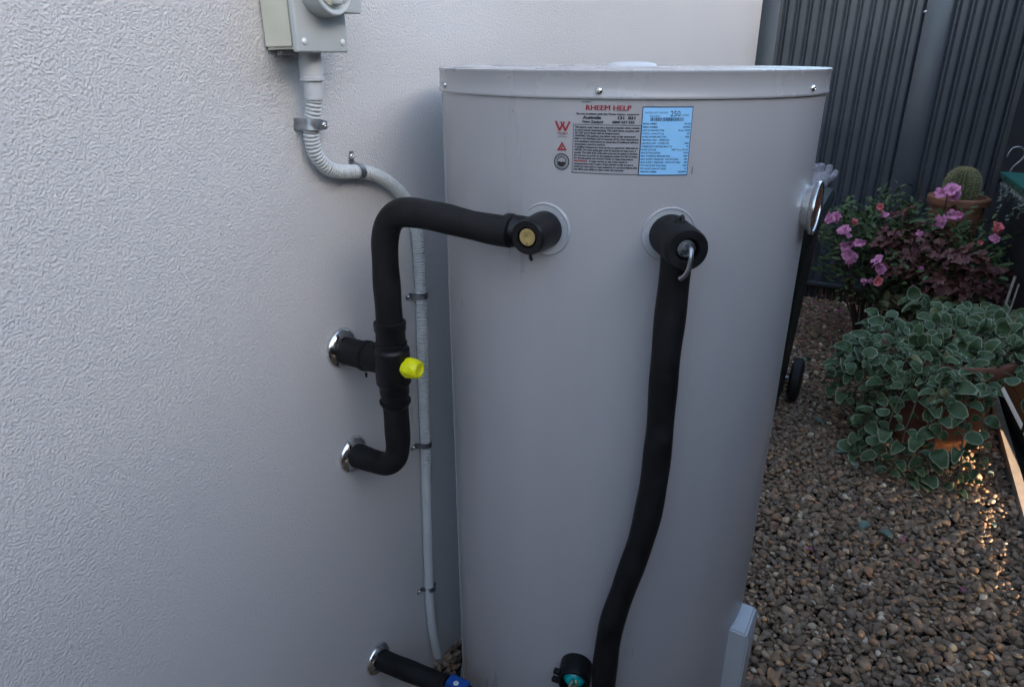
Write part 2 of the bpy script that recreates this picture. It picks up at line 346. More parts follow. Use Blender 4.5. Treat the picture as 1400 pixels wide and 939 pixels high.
# ------------------------------------------------------------------ gravel
def make_gravel():
    src = bpy.data.collections.new('pebble_shapes')
    for k in range(12):
        b = BM(); bmesh.ops.create_icosphere(b, subdivisions=2, radius=1)
        ax = Vector((random.uniform(0.85, 1.25), random.uniform(0.62, 0.95), random.uniform(0.40, 0.66)))
        of = Vector((k*7.3, k*3.1, 0))
        cuts = [Vector((random.gauss(0, 1), random.gauss(0, 1), random.gauss(0, 0.7))).normalized() for _ in range(5)]
        for v in b.verts:
            n = v.co.normalized(); r = 1+0.28*noise.noise(n*1.1+of)+0.1*noise.noise(n*2.6+of)
            for c in cuts:
                dd = n.dot(c)
                if dd*r > 0.8: r = 0.8/dd
            v.co = Vector([n[i]*r*ax[i] for i in range(3)])
        me = mesh_from(b, 'pebble', M['stone'], 55)
        o = bpy.data.objects.new('pebble', me); src.objects.link(o)
    pts = []
    def layer(st, z0, zr, keep=1.0):
        nx = int(5.2/st)
        for i in range(nx):
            X = -0.45+i*st
            y = -0.01
            while y > -1.47:
                px = X+random.uniform(-st, st)*0.55; py = y+random.uniform(-st, st)*0.55
                y -= st
                if random.random() > keep: continue
                if py < -1.465+(px+1.5)*0.0123: continue
                if px > FX-0.02: continue
                if (px-1.219)**2+(py+0.381)**2 < 0.35**2: continue
                z = z0+random.uniform(-zr, zr)+0.009*noise.noise(Vector((px*2.2, py*2.2, 0)))+0.004*noise.noise(Vector((px*9, py*9, 4)))
                pts.append((px, py, z))
    layer(0.0165, -0.012, 0.003); layer(0.017, -0.001, 0.004, 0.85); layer(0.03, 0.009, 0.004, 0.4)
    me = bpy.data.meshes.new('gravel'); me.from_pydata(pts, [], [])
    o = bpy.data.objects.new('gravel', me); COL.objects.link(o)
    g = bpy.data.node_groups.new('scatter_pebbles', 'GeometryNodeTree')
    g.interface.new_socket('Geometry', in_out='INPUT', socket_type='NodeSocketGeometry')
    g.interface.new_socket('Geometry', in_out='OUTPUT', socket_type='NodeSocketGeometry')
    gi = g.nodes.new('NodeGroupInput'); go = g.nodes.new('NodeGroupOutput')
    mp = g.nodes.new('GeometryNodeMeshToPoints'); ip = g.nodes.new('GeometryNodeInstanceOnPoints')
    ci = g.nodes.new('GeometryNodeCollectionInfo'); ci.inputs['Collection'].default_value = src
    ci.inputs['Separate Children'].default_value = True; ci.inputs['Reset Children'].default_value = True
    ip.inputs['Pick Instance'].default_value = True
    rv = g.nodes.new('FunctionNodeRandomValue'); rv.data_type = 'FLOAT_VECTOR'
    rv.inputs[0].default_value = (-0.75, -0.75, 0); rv.inputs[1].default_value = (0.75, 0.75, 6.283)
    rs = g.nodes.new('FunctionNodeRandomValue'); rs.data_type = 'FLOAT'
    rs.inputs[2].default_value = 0.0; rs.inputs[3].default_value = 1.0; rs.inputs['Seed'].default_value = 5
    pw = g.nodes.new('ShaderNodeMath'); pw.operation = 'POWER'; pw.inputs[1].default_value = 1.8
    mr = g.nodes.new('ShaderNodeMath'); mr.operation = 'MULTIPLY_ADD'; mr.inputs[1].default_value = 0.0100; mr.inputs[2].default_value = 0.0078
    L = g.links
    L.new(gi.outputs[0], mp.inputs[0]); L.new(mp.outputs[0], ip.inputs['Points']); L.new(ci.outputs[0], ip.inputs['Instance'])
    L.new(rv.outputs[0], ip.inputs['Rotation']); L.new(rs.outputs[1], pw.inputs[0]); L.new(pw.outputs[0], mr.inputs[0]); L.new(mr.outputs[0], ip.inputs['Scale'])
    L.new(ip.outputs[0], go.inputs[0])
    md = o.modifiers.new('scatter', 'NODES'); md.node_group = g
    tag(o, 'brown and grey rounded river pebbles covering the side yard', 'gravel', kind='stuff')
make_gravel()

# ------------------------------------------------------------------ water heater
HC = Vector((1.219, -0.381, 0)); HR = 0.32; HB = 0.055; HT = 1.413
def ang(a): return Vector((math.cos(R(a)), math.sin(R(a)), 0))
wh = thing('water_heater', 'tall grey cylindrical electric water heater standing close to the rendered wall', 'water heater', HC+Vector((0, 0, HB)))
b = BM(); lathe(b, HC, (0, 0, 1), [(HB+0.02, HR-0.01), (HB+0.021, HR-0.002), (HB+0.03, HR), (0.4, HR), (0.8, HR), (1.2, HR), (1.409, HR)], 160, cap1=True); obj('tank_body', b, M['tank'], wh, smooth=30)
b = BM(); lathe(b, HC, (0, 0, 1), [(HB, HR-0.02), (HB+0.02, HR-0.02)], 96); obj('base_ring', b, M['blackp'], wh)
lr = HR+0.0025
b = BM(); lathe(b, HC, (0, 0, 1), [(1.4105, HR-0.004), (1.4095, lr+0.0006), (1.4112, lr+0.0012), (1.4135, lr+0.0009), (1.4148, lr+0.0002), (1.425, lr), (1.4405, lr), (1.4425, lr+0.0012), (1.4445, lr+0.0008), (1.4455, lr-0.0012), (1.4453, lr-0.010), (1.4440, lr-0.016), (1.4445, lr-0.03), (1.4465, 0.05), (1.4467, 0.0005)], 160, cap0=False)
lid = obj('lid', b, M['lid'], wh, smooth=50)
for i in range(6):
    a = -167.2+i*60.8; d = ang(a); o = HC+d*(lr-0.0005)+Vector((0, 0, 1.4195))
    b = BM(); lathe(b, o, d, [(0, 0.0052), (0.0012, 0.0052), (0.0028, 0.0044), (0.0042, 0.0028), (0.0046, 0.0018), (0.0036, 0.001), (0.003, 0.0003)], 16); obj('screw', b, M['chrome'], lid)
b = BM(); lathe(b, (1.215, -0.388, 1.4465), (0, 0, 1), [(0, 0.044), (0.004, 0.040), (0.0065, 0.028), (0.0072, 0.012), (0.0073, 0.0004)], 40); obj('top_cap', b, M['pvc'], wh)
b = BM(); lathe(b, (1.03, -0.19, 1.4435), (0, 0, 1), [(0, 0.036), (0.003, 0.035), (0.0055, 0.02), (0.0058, 0.0004)], 32); obj('top_cap', b, M['lid'], wh)
# vertical sheet joint at the left
d = ang(129.5); tq = Vector((-d.y, d.x, 0)); b = BM()
prism(b, [HC+d*(HR-0.001)-tq*0.0035+Vector((0, 0, HB+0.03)), HC+d*(HR+0.0014)-tq*0.002+Vector((0, 0, HB+0.03)), HC+d*(HR+0.0014)+tq*0.002+Vector((0, 0, HB+0.03)), HC+d*(HR-0.001)+tq*0.0035+Vector((0, 0, HB+0.03))], (0, 0, 1.405-HB-0.03))
obj('sheet_joint', b, M['tank'], wh, smooth=0)

def wrap(bm, a0, z0, off, tilt=0):
    """bend a flat drawing (x right, y up, z out, metres) round the tank about angle a0 and height z0"""
    for v in bm.verts:
        x, y, z = v.co; a = R(a0)+x/HR; r = HR+off+z
        v.co = HC+Vector((math.cos(a)*r, math.sin(a)*r, z0+y))
def sheet(bm, x0, x1, y0, y1, th=0.0003, nx=10):
    for i in range(nx):
        xa, xb = x0+(x1-x0)*i/nx, x0+(x1-x0)*(i+1)/nx
        q = [bm.verts.new((xa, y0, th)), bm.verts.new((xb, y0, th)), bm.verts.new((xb, y1, th)), bm.verts.new((xa, y1, th))]; bm.faces.new(q)
    for (xa, ya, xb, yb) in ((x0, y0, x0, y1), (x1, y0, x1, y1)):
        bm.faces.new([bm.verts.new(c) for c in ((xa, ya, 0), (xb, yb, 0), (xb, yb, th), (xa, ya, th))])
    bmesh.ops.remove_doubles(bm, verts=bm.verts, dist=1e-5)
_font = {}
def text(bm, s, x, y, size, align='LEFT', bold=0.0, sx=1.0, w=None):
    """lettering from the built-in font as flat faces; size is the cap height, w stretches it to a set width"""
    cu = bpy.data.curves.new('t', 'FONT'); cu.body = s; cu.size = 1; cu.align_x = 'LEFT'; cu.resolution_u = 2; cu.offset = bold
    to = bpy.data.objects.new('t', cu); me = bpy.data.meshes.new_from_object(to)
    if not me.vertices: return
    xs = [v.co.x for v in me.vertices]; W0 = max(xs)-min(xs); k = size/0.73
    kx = (w/W0) if w else k*sx; x0 = min(xs)
    dx = {'LEFT': 0, 'CENTER': -W0*kx/2, 'RIGHT': -W0*kx}[align]
    n0 = len(bm.verts); tmp = bmesh.new(); tmp.from_mesh(me)
    mp = {}
    for v in tmp.verts: mp[v.index] = bm.verts.new((x+dx+(v.co.x-x0)*kx, y+v.co.y*k, 0.0))
    for f in tmp.faces:
        try: bm.faces.new([mp[v.index] for v in f.verts])
        except ValueError: pass
    tmp.free(); bpy.data.objects.remove(to); bpy.data.curves.remove(cu); bpy.data.meshes.remove(me)
def rect(bm, x0, y0, x1, y1):
    n = max(1, int(abs(x1-x0)/0.008))
    for i in range(n):
        a, c = x0+(x1-x0)*i/n, x0+(x1-x0)*(i+1)/n
        bm.faces.new([bm.verts.new(p) for p in ((a, y0, 0), (c, y0, 0), (c, y1, 0), (a, y1, 0))])
def ring(bm, cx, cy, r0, r1, n=36, a0=0, a1=360):
    for i in range(n):
        p, q = R(a0+(a1-a0)*i/n), R(a0+(a1-a0)*(i+1)/n)
        vs = [(cx+r1*math.cos(p), cy+r1*math.sin(p), 0), (cx+r1*math.cos(q), cy+r1*math.sin(q), 0)]
        vs += [(cx+r0*math.cos(q), cy+r0*math.sin(q), 0), (cx+r0*math.cos(p), cy+r0*math.sin(p), 0)] if r0 > 0 else [(cx, cy, 0)]
        bm.faces.new([bm.verts.new(c) for c in vs])
def pr(name, bm, m, a0, z0, par):
    wrap(bm, a0, z0, 0.0008); o = obj(name, bm, m, par, smooth=0); return o
# arc positions: 1 degree on the tank is 5.585 mm
DEG = HR*math.pi/180
# blue rating label
A1 = -150.85; Z1 = 1.356
b = BM(); sheet(b, -6.0*DEG, 6.0*DEG, -0.0445, 0.0445, 0.0002); wrap(b, A1, Z1, 0.0002); bl = obj('rating_label', b, M['inkb'], wh, 'light blue rating plate sticker', smooth=30)
b = BM(); sheet(b, -5.83*DEG, 5.83*DEG, -0.0432, 0.0432, 0.0002); wrap(b, A1, Z1, 0.0005); obj('label_film', b, M['labelb'], bl, smooth=30)
b = BM(); X0 = -0.0315; X1 = 0.0315
text(b, 'RATED HOT WATER', -0.030, 0.0358, 0.0022, w=0.030); text(b, 'DELIVERY', -0.0235, 0.0315, 0.0022, w=0.014)
text(b, '250', 0.0035, 0.0322, 0.0074, bold=0.01, w=0.0132); text(b, 'LITRES', 0.0170, 0.0325, 0.0024, w=0.0115)
rows = [('MODEL NUMBER', '491250'), ('SERIAL NUMBER', '4750000'), ('DATE OF MANUFACTURE', '10 Jun 2020'), ('STATIC CAPACITY (L)', '270'), ('RATED POWER INPUT (W)', '3600'), ('HEATING UNIT - UPPER (W)', ''), ('HEATING UNIT - LOWER (W)', '3600'), ('THERMOSTAT SETTING MAX (°C)', '70'), ('RATED VOLTAGE', '240 V a.c. 50 Hz'), ('PROTECTION RATING', 'IPX4'), ('MAX WORKING PRESSURE (kPa)', '1000'), ('MAX SUPPLY PRESSURE - NO ECV (kPa)', '800'), ('MAX SUPPLY PRESSURE - WITH ECV (kPa)', '680'), ('PTR VALVE SETTING (kPa)', '1000'), ('PTR VALVE CAPACITY (kW)', '10'), ('APPROVAL NUMBER', 'SAA00000')]
for i, (l, r_) in enumerate(rows):
    yy = 0.0218-i*0.00415; text(b, l, X0, yy, 0.0023, bold=0.03, w=len(l)*0.00150); 
    if r_: text(b, r_, X1, yy, 0.0023, 'RIGHT', bold=0.03, w=len(r_)*0.00142)
pr('lettering', b, M['inkb'], A1, Z1, bl)
b = BM(); xx = -0.0225; random.seed(3)
while xx < 0.022:
    w = random.choice((0.0004, 0.0004, 0.0008, 0.0012)); rect(b, xx, 0.0262, xx+w, 0.0308); xx += w+random.choice((0.0003, 0.0004, 0.0007))
pr('barcode', b, M['inkb'], A1, Z1, bl)
# grey help label
A2 = -165.0; Z2 = 1.347
b = BM(); sheet(b, -0.0455, 0.0455, -0.0345, 0.030, 0.0001); wrap(b, A2, Z2, 0.0002); hl = obj('help_label', b, M['labelg'], wh, 'grey help sticker with red heading', smooth=30)
b = BM()
for (x0, y0, x1, y1) in ((-0.0455, 0.0294, 0.0455, 0.030), (-0.0455, -0.0345, 0.0455, -0.0339), (-0.0455, -0.0339, -0.0450, 0.0294), (0.0450, -0.0339, 0.0455, 0.0294)): rect(b, x0, y0, x1, y1)
para = ['This electric water heater has a thermal protection device suitable', 'to carry manual reset/resetting. This relief device complies with', 'AS 1357 and is fitted with an integral insert.', 'WARNING: This appliance may deliver water at high temperature.', 'Refer to the Plumbing Code of Australia (PCA), local requirements', 'and installation instructions to determine if additional delivery', 'temperature control is required.', 'A qualified tradesperson must service an approved relief valve to', 'AS/NZS. The valve easing gear must be operated at least every 6', 'months. The relief drain outlet pipe must not be sealed or blocked.', 'Do not turn on power to the appliance unless it is full of water.', 'For all instructions see Owner\'s Guide or Users Instructions.', '                      A major service on this water heater is', 'recommended every 5 years. If the cylinder in this service is', 'yearly you may want or need assistance in a product failure, this', 'may affect your ability to claim under the warranty.']
for i, l in enumerate(para):
    L_ = len(l); l2 = l.lstrip(); ind = 0.021 if l2 != l else 0
    text(b, l2, -0.0432+ind, 0.0252-i*0.0037, 0.0024, bold=0.045, w=min(0.0865-ind, len(l2)*0.00133))
text(b, 'For any problems with this Water Heater, contact us', 0.0, 0.0425, 0.0024, 'CENTER', bold=0.035, w=0.083)
text(b, 'Australia', -0.033, 0.0372, 0.0037, bold=0.045, w=0.025); text(b, '131  031', 0.037, 0.0372, 0.0037, 'RIGHT', bold=0.045, w=0.023)
text(b, 'New Zealand', -0.033, 0.0322, 0.0029, bold=0.045, w=0.028); text(b, '0800 657 335', 0.036, 0.0322, 0.0029, 'RIGHT', bold=0.045, w=0.029)
pr('lettering', b, M['ink'], A2, Z2, hl)
b = BM(); [text(b, 'RHEEM HELP', 0.001+q, 0.0483, 0.0068, 'CENTER', w=0.0595) for q in (-0.00035, 0, 0.00035)]
pr('heading', b, M['red'], A2, Z2, hl)
b = BM(); text(b, 'MAINTENANCE', -0.0432, 0.0252-12*0.0037, 0.0024, bold=0.045, w=0.0185); pr('red_word', b, M['red'], A2, Z2, hl)
# approval marks left of the help label
A3 = -175.9
b = BM()
pts = [(-0.0115, 0.0065), (-0.0085, 0.0065), (-0.0042, -0.0025), (-0.0018, 0.0022), (-0.0036, 0.0056), (-0.0012, 0.0062), (0.0, 0.0030), (0.0012, 0.0062), (0.0036, 0.0056), (0.0018, 0.0022), (0.0042, -0.0025), (0.0088, 0.0065), (0.0115, 0.0065), (0.0055, -0.0062), (0.0030, -0.0062), (0.0, 0.0), (-0.0030, -0.0062), (-0.0055, -0.0062)]
f = b.faces.new([b.verts.new((x, y, 0)) for x, y in pts]); bmesh.ops.triangulate(b, faces=[f])
text(b, 'WaterMark', 0, -0.0098, 0.0022, 'CENTER', bold=0.01, w=0.0165); wm = pr('water_mark', b, M['red'], A3, 1.3735, hl)
b = BM(); text(b, 'AS 3498', 0, 0.0018, 0.0015, 'CENTER', w=0.008); text(b, 'WMKA0000', 0, -0.0010, 0.0016, 'CENTER', w=0.013); pr('lettering', b, M['ink'], A3, 1.3600, hl)
b = BM()
tri = [(-0.0072, -0.005), (0.0072, -0.005), (0, 0.0068)]; tin = [(-0.0038, -0.0031), (0.0038, -0.0031), (0, 0.0028)]
for i in range(3):
    j = (i+1) % 3; b.faces.new([b.verts.new((*c, 0)) for c in (tri[i], tri[j], tin[j], tin[i])])
ring(b, 0, -0.0012, 0.0006, 0.0019, 16, 40, 320)
pr('triangle_mark', b, M['red'], A3, 1.3465, hl)
b = BM(); ring(b, 0, 0, 0.0098, 0.0112); ring(b, 0, 0, 0.0058, 0.0068)
for i in range(20): 
    a = R(i*18); rect(b, 0.0083*math.cos(a)-0.0005, 0.0083*math.sin(a)-0.0006, 0.0083*math.cos(a)+0.0005, 0.0083*math.sin(a)+0.0006)
q = [(0.0058*math.cos(R(a)), 0.0058*math.sin(R(a)), 0) for a in range(190, 351, 16)]+[(0.0035, -0.0004, 0), (0.0018, 0.0006, 0), (0, -0.0012, 0), (-0.0025, 0.0004, 0), (-0.0045, -0.0002, 0)]
f = b.faces.new([b.verts.new(c) for c in q]); bmesh.ops.triangulate(b, faces=[f])
pr('round_mark', b, M['ink'], A3, 1.3265, hl)
b = BM(); rect(b, -0.0004, -0.005, 0.0005, 0.005); pr('print_tick', b, M['ink'], -143.7, 1.318, wh)
b = BM(); rect(b, -0.006, -0.0004, 0.006, 0.0004); pr('scratch', b, M['steel2'], -170.2, 1.4055, wh)
b = BM(); rect(b, -0.0006, -0.002, 0.0002, 0.002); pr('scratch', b, M['steel2'], 170.0, 1.391, wh)
# pipe collars
def collar(a, z):
    d = ang(a); o = HC+d*(HR-0.003)+Vector((0, 0, z))
    b = BM(); lathe(b, o, d, [(0, 0.0392), (0.0042, 0.0388), (0.0055, 0.0378), (0.0055, 0.0366), (0.0043, 0.0355), (0.0043, 0.026), (0.006, 0.0255), (0.006, 0.02)], 64)
    c = obj('pipe_collar', b, M['clear'], wh)
    x, y, _ = frame(d)
    b = BM()
    for s in (20, 36, 52, 68, 130, 146, 162, 178, 250, 266, 282, 330, 346, 2):
        p = o+d*0.0046+(x*math.cos(R(s))+y*math.sin(R(s)))*0.031
        t = (-x*math.sin(R(s))+y*math.cos(R(s)))
        lathe(b, p-t*0.0022, t, [(0, 0.0007), (0.0044, 0.0007)], 6)
    obj('raised_marks', b, M['clear'], c)['kind'] = 'stuff'
collar(180, 1.229); collar(-148, 1.230)
# badge facing the path
bdn = ang(-93.5); bo = HC+bdn*(HR-0.001)+Vector((0, 0, 1.238))
b = BM(); lathe(b, bo, bdn, [(0, 0.034), (0.010, 0.036), (0.0135, 0.0415), (0.0165, 0.043), (0.0195, 0.0425), (0.0205, 0.040), (0.0190, 0.0365), (0.0170, 0.0360)], 56); bd = obj('badge', b, M['chrome'], wh, 'round chrome rimmed badge')
m_ = mat('badge_face', (0.20, 0.075, 0.045), 0.25, 0.3, var=0.3, vs=30)  # brown base colour stands in for the warm fence reflected in the face
b = BM(); lathe(b, bo+bdn*0.0165, bdn, [(0, 0.0362), (0.0012, 0.035), (0.0018, 0.024), (0.002, 0.0004)], 40); obj('badge_face', b, m_, bd)
# element cover low on the right
b = BM()
x0, x1, yo = 1.140, 1.225, -0.728
out = [(-0.690, 0.08), (yo+0.004, 0.08), (yo, 0.085), (yo-0.002, 0.385), (yo+0.004, 0.4), (-0.682, 0.402)]
A_ = [b.verts.new((x0, y, z)) for y, z in out]; B_ = [b.verts.new((x1, y-0.004, z+0.005)) for y, z in out]
n_ = len(out); b.faces.new(A_); b.faces.new(B_[::-1])
for i in range(n_): b.faces.new((A_[i], B_[i], B_[(i+1) % n_], A_[(i+1) % n_]))
bmesh.ops.bevel(b, geom=b.edges[:], offset=0.0035, segments=3, affect='EDGES'); m_ = mat('cover_enamel', (0.42, 0.43, 0.45), 0.38, var=0.03)
obj('element_cover', b, m_, wh, 'projecting pale grey element cover')
b = BM(); lathe(b, (HC.x, HC.y, -0.04), (0, 0, 1), [(0, 0.326), (0.090, 0.326), (0.094, 0.322)], 64); sl = tag(obj('concrete_plinth', b, M['conc']), 'low round concrete plinth under the grey water heater', 'plinth')

# ------------------------------------------------------------------ inlet pipework (left)
PX, PY = 0.860, -0.114
def flange(loc, label):
    b = BM(); lathe(b, loc, (0, -1, 0), [(0, 0.037), (0.002, 0.0372), (0.006, 0.0355), (0.0105, 0.030), (0.0125, 0.0255), (0.0125, 0.0215), (0.004, 0.0215)], 48)
    return tag(obj('pipe_flange', b, M['chrome'], smooth=60), label, 'flange', 'chrome flanges where the lagged pipes enter the wall')
flange((PX, -0.0005, 0.981), 'uppermost chrome wall flange, level with the yellow capped valve')
flange((PX+0.002, -0.0005, 0.760), 'middle chrome wall flange, round the lower elbow of the lagged pipe')
flange((PX+0.014, -0.0005, 0.228), 'lowest chrome wall flange, beside the blue valve near the bottom edge')
ip = thing('inlet_pipe', 'black lagged pipe running from the tank over to a yellow capped valve at the wall', 'pipe', (PX, 0, 0.98))
wob = lambda i, L: 0.0222+0.0006*math.sin(L*31)+0.0004*math.sin(L*83+1)
b = BM(); tube(b, spline([(PX, PY, 1.035), (PX, PY, 1.09), (PX-0.001, PY-0.001, 1.15), (PX-0.001, PY-0.004, 1.193), (PX-0.002, PY-0.018, 1.224), (PX-0.003, PY-0.048, 1.240), (PX-0.004, PY-0.11, 1.239), (PX-0.005, PY-0.17, 1.233), (PX-0.006, PY-0.215, 1.2305), (PX-0.006, PY-0.235, 1.230)], 0.006), wob, 24); obj('upper_lagging', b, M['lag'], ip)
b = BM(); tube(b, spline([(PX, PY, 0.92), (PX, PY, 0.85), (PX, PY+0.001, 0.815), (PX, PY+0.008, 0.785), (PX+0.001, PY+0.030, 0.764), (PX+0.002, PY+0.062, 0.759), (PX+0.002, -0.006, 0.760)], 0.006), wob, 24); obj('lower_lagging', b, M['lag'], ip)
b = BM(); lathe(b, (PX, 0, 0), (0, 0, 1), [(0.893, 0.0235), (0.895, 0.0245), (0.917, 0.0245), (0.918, 0.0258), (0.936, 0.0260), (0.9365, 0.0285), (0.940, 0.0305), (1.000, 0.0308), (1.0035, 0.0290), (1.005, 0.0275), (1.014, 0.0272), (1.015, 0.0252), (1.036, 0.0252), (1.0365, 0.0270), (1.051, 0.0270), (1.053, 0.0235)], 36)
bmesh.ops.translate(b, verts=b.verts, vec=(0, PY, 0)); vb = obj('valve_body', b, M['blackp'], ip, smooth=24)
b = BM(); lathe(b, (PX, PY, 0.977), (0, 1, 0), [(0.01, 0.0255), (0.052, 0.0255), (0.053, 0.0275), (0.060, 0.0275), (0.061, 0.0250), (0.112, 0.0245)], 32); br = obj('wall_branch', b, M['lag'], ip)
b = BM(); lathe(b, (PX, PY-0.0315, 0.9735), (0, -1, 0), [(-0.006, 0.0165), (0.0, 0.0165), (0.001, 0.0188), (0.004, 0.0192), (0.022, 0.0165), (0.025, 0.0148), (0.0255, 0.010), (0.0225, 0.009), (0.022, 0.0005)], 8)
bmesh.ops.bevel(b, geom=b.edges[:], offset=0.0012, segments=2, affect='EDGES'); obj('valve_cap', b, M['yellow'], vb, 'bright yellow cap')
b = BM(); lathe(b, (PX-0.01, PY+0.052, 0.949), (0, 0, -1), [(0, 0.0022), (0.008, 0.0018)], 8); obj('cable_tie_end', b, M['blackp'], ip)
for zz in (1.045, 0.900):
    b = BM(); lathe(b, (PX, PY, zz), (0, 0, 1), [(0, 0.0262), (0.0003, 0.0276), (0.004, 0.0276), (0.0043, 0.0262)], 32); obj('cable_tie', b, M['blackp'], ip)
# elbow boss at the tank, facing the camera side
b = BM(); lathe(b, (0.899, -0.381, 1.229), (-1, 0, 0), [(-0.004, 0.0270), (0.006, 0.0272), (0.030, 0.0262), (0.052, 0.0252), (0.0585, 0.0243), (0.0600, 0.0232), (0.0595, 0.0150), (0.056, 0.0142), (0.045, 0.0140)], 40, cap1=True); el = obj('tank_elbow', b, M['blackp'], ip)
b = BM(); lathe(b, (0.866, -0.381, 1.2295), (0, 1, 0), [(0.0, 0.0225), (0.036, 0.0232), (0.0375, 0.0245), (0.046, 0.0245), (0.0475, 0.0236), (0.049, 0.02)], 32); obj('elbow_branch', b, M['blackp'], el)
b = BM(); lathe(b, (0.850, -0.381, 1.2295), (-1, 0, 0), [(0, 0.0125), (0.0085, 0.0125), (0.0092, 0.0121), (0.0094, 0.0105), (0.0090, 0.0035), (0.0080, 0.0005)], 6 if 0 else 28)
obj('brass_plug', b, M['brass'], el)
b = BM(); tube(b, spline([(0.845, -0.3835, 1.2055), (0.8445, -0.385, 1.1985), (0.846, -0.3868, 1.1965)], 0.002), 0.0024, 8); obj('cable_tie_end', b, M['blackp'], el)

# ------------------------------------------------------------------ outlet pipework (right)
op = thing('outlet_pipe', 'long black lagged pipe dropping down the tank from a valve with a metal lever', 'pipe', HC+ang(-148)*0.37+Vector((0, 0, 0.3)))
d2 = ang(-148); o2 = HC+d2*HR+Vector((0, 0, 1.230))
def pc(a, r, z): v = HC+ang(a)*r; return Vector((v.x, v.y, z))
pts = [pc(-148, 0.364, 1.222), pc(-148.2, 0.365, 1.16), pc(-148.4, 0.364, 1.05), pc(-148.2, 0.364, 0.93), pc(-148.6, 0.363, 0.83), pc(-150.2, 0.363, 0.742), pc(-153.6, 0.364, 0.645), pc(-156.4, 0.366, 0.560), pc(-157.4, 0.367, 0.46), pc(-157.3, 0.367, 0.36), pc(-157.3, 0.37, 0.25), pc(-157.3, 0.40, 0.16), pc(-157.3, 0.44, 0.075)]
b = BM(); tube(b, spline(pts, 0.008), lambda i, L: 0.0212+0.0006*math.sin(L*19)+0.0005*math.sin(L*57+2), 24); lg = obj('lagging', b, M['lag'], op)
b = BM(); lathe(b, o2, d2, [(-0.004, 0.0285), (0.004, 0.0292), (0.03, 0.0288), (0.072, 0.0284), (0.084, 0.0278), (0.0872, 0.0262), (0.0872, 0.0160), (0.084, 0.0150), (0.060, 0.0146)], 44); sv = obj('valve_sleeve', b, M['lag'], op)
up = Vector((0, 0, 1)); sd2 = Vector((-d2.y, d2.x, 0))
b = BM(); lathe(b, o2+d2*0.060, d2, [(0, 0.0125), (0.019, 0.0125), (0.0205, 0.0118), (0.0208, 0.0098), (0.0190, 0.0088), (0.0192, 0.004), (0.022, 0.0035), (0.0225, 0.0004)], 28); nut = obj('valve_nut', b, M['zinc'], sv)
lp = [o2+d2*0.080+up*0.004+sd2*0.001, o2+d2*0.093+up*0.003+sd2*0.0015, o2+d2*0.0985-up*0.006+sd2*0.001, o2+d2*0.0985-up*0.020, o2+d2*0.095-up*0.031-sd2*0.003, o2+d2*0.089-up*0.038-sd2*0.008]
b = BM(); tube(b, spline(lp, 0.003), lambda i, L: 0.0034, 8)
obj('valve_lever', b, M['zinc'], sv)
b = BM(); lathe(b, o2+d2*0.042+up*0.0265, up, [(0, 0.0085), (0.0022, 0.0085), (0.0028, 0.0068), (-0.001, 0.006)], 20); obj('sleeve_port', b, M['blackp'], sv)
b = BM(); tube(b, spline([o2+d2*0.036+up*0.026, o2+d2*0.038+up*0.034+sd2*0.004, o2+d2*0.050+up*0.033+sd2*0.002, o2+d2*0.052+up*0.027], 0.002), 0.0022, 8); obj('cable_tie_end', b, M['blackp'], sv)

# low fitting with teal cap
d3 = ang(-166); o3 = HC+d3*HR+Vector((0, 0, 0.408)); s3 = Vector((-d3.y, d3.x, 0))
lf = thing('drain_fitting', 'round black fitting low on the tank with a teal cap and brass wire inside', 'fitting', o3)
b = BM(); lathe(b, o3, d3, [(-0.003, 0.0300), (0.03, 0.0300), (0.040, 0.0292), (0.043, 0.0278), (0.043, 0.0238), (0.032, 0.0234), (0.022, 0.023)], 40); sl_ = obj('fitting_sleeve', b, M['blackp'], lf)
b = BM(); lathe(b, o3, d3, [(0.01, 0.0225), (0.026, 0.0220), (0.034, 0.0185), (0.040, 0.0120), (0.0425, 0.005), (0.043, 0.0004)], 28); obj('teal_cap', b, M['teal'], sl_)
b = BM(); tube(b, spline([o3+d3*0.046+up*0.014+s3*0.001, o3+d3*0.051+up*0.004-s3*0.004, o3+d3*0.055-up*0.014-s3*0.009, o3+d3*0.058-up*0.032-s3*0.012], 0.003), 0.0028, 8)
obj('wire_strap', b, M['zinc'], lf)
b = BM(); tube(b, spline([o3+d3*0.045+up*0.013+s3*0.004, o3+d3*0.050+up*0.008+s3*0.007, o3+d3*0.050-up*0.001+s3*0.001, o3+d3*0.050+up*0.010-s3*0.001], 0.002), 0.0016, 6); obj('wire_strap', b, M['brass'], lf)
b = BM()
for (du, ds) in ((0.014, -0.031), (-0.006, -0.034)): 
    p = o3+d3*0.035+up*du+s3*ds; box(b, p-Vector((0.005, 0.006, 0.004)), p+Vector((0.005, 0.006, 0.004)), 0.001, 1)
obj('clip_lug', b, M['blackp'], lf)

# low supply pipe with blue valve
lo = thing('supply_pipe', 'black lagged pipe with a blue valve near the bottom edge of the wall', 'pipe', (0.874, 0, 0.235))
LX = PX+0.014
b = BM(); tube(b, spline([(LX, -0.006, 0.229), (LX, -0.06, 0.232), (LX, -0.12, 0.238), (LX, -0.176, 0.242)], 0.008), wob, 24); obj('lagging', b, M['lag'], lo)
b = BM(); lathe(b, (LX, -0.170, 0.2415), (0, -1, 0.02), [(0, 0.0225), (0.004, 0.0245), (0.014, 0.0245), (0.016, 0.02)], 28); obj('pipe_collar', b, M['blackp'], lo)
b = BM(); lathe(b, (LX, -0.186, 0.243), (0, -1, 0.05), [(0, 0.016), (0.004, 0.0185), (0.012, 0.0185), (0.016, 0.0155), (0.034, 0.0150), (0.038, 0.0180), (0.046, 0.0180), (0.05, 0.014)], 8); vv = obj('valve_body', b, M['blue'], lo, 'blue plastic valve body')
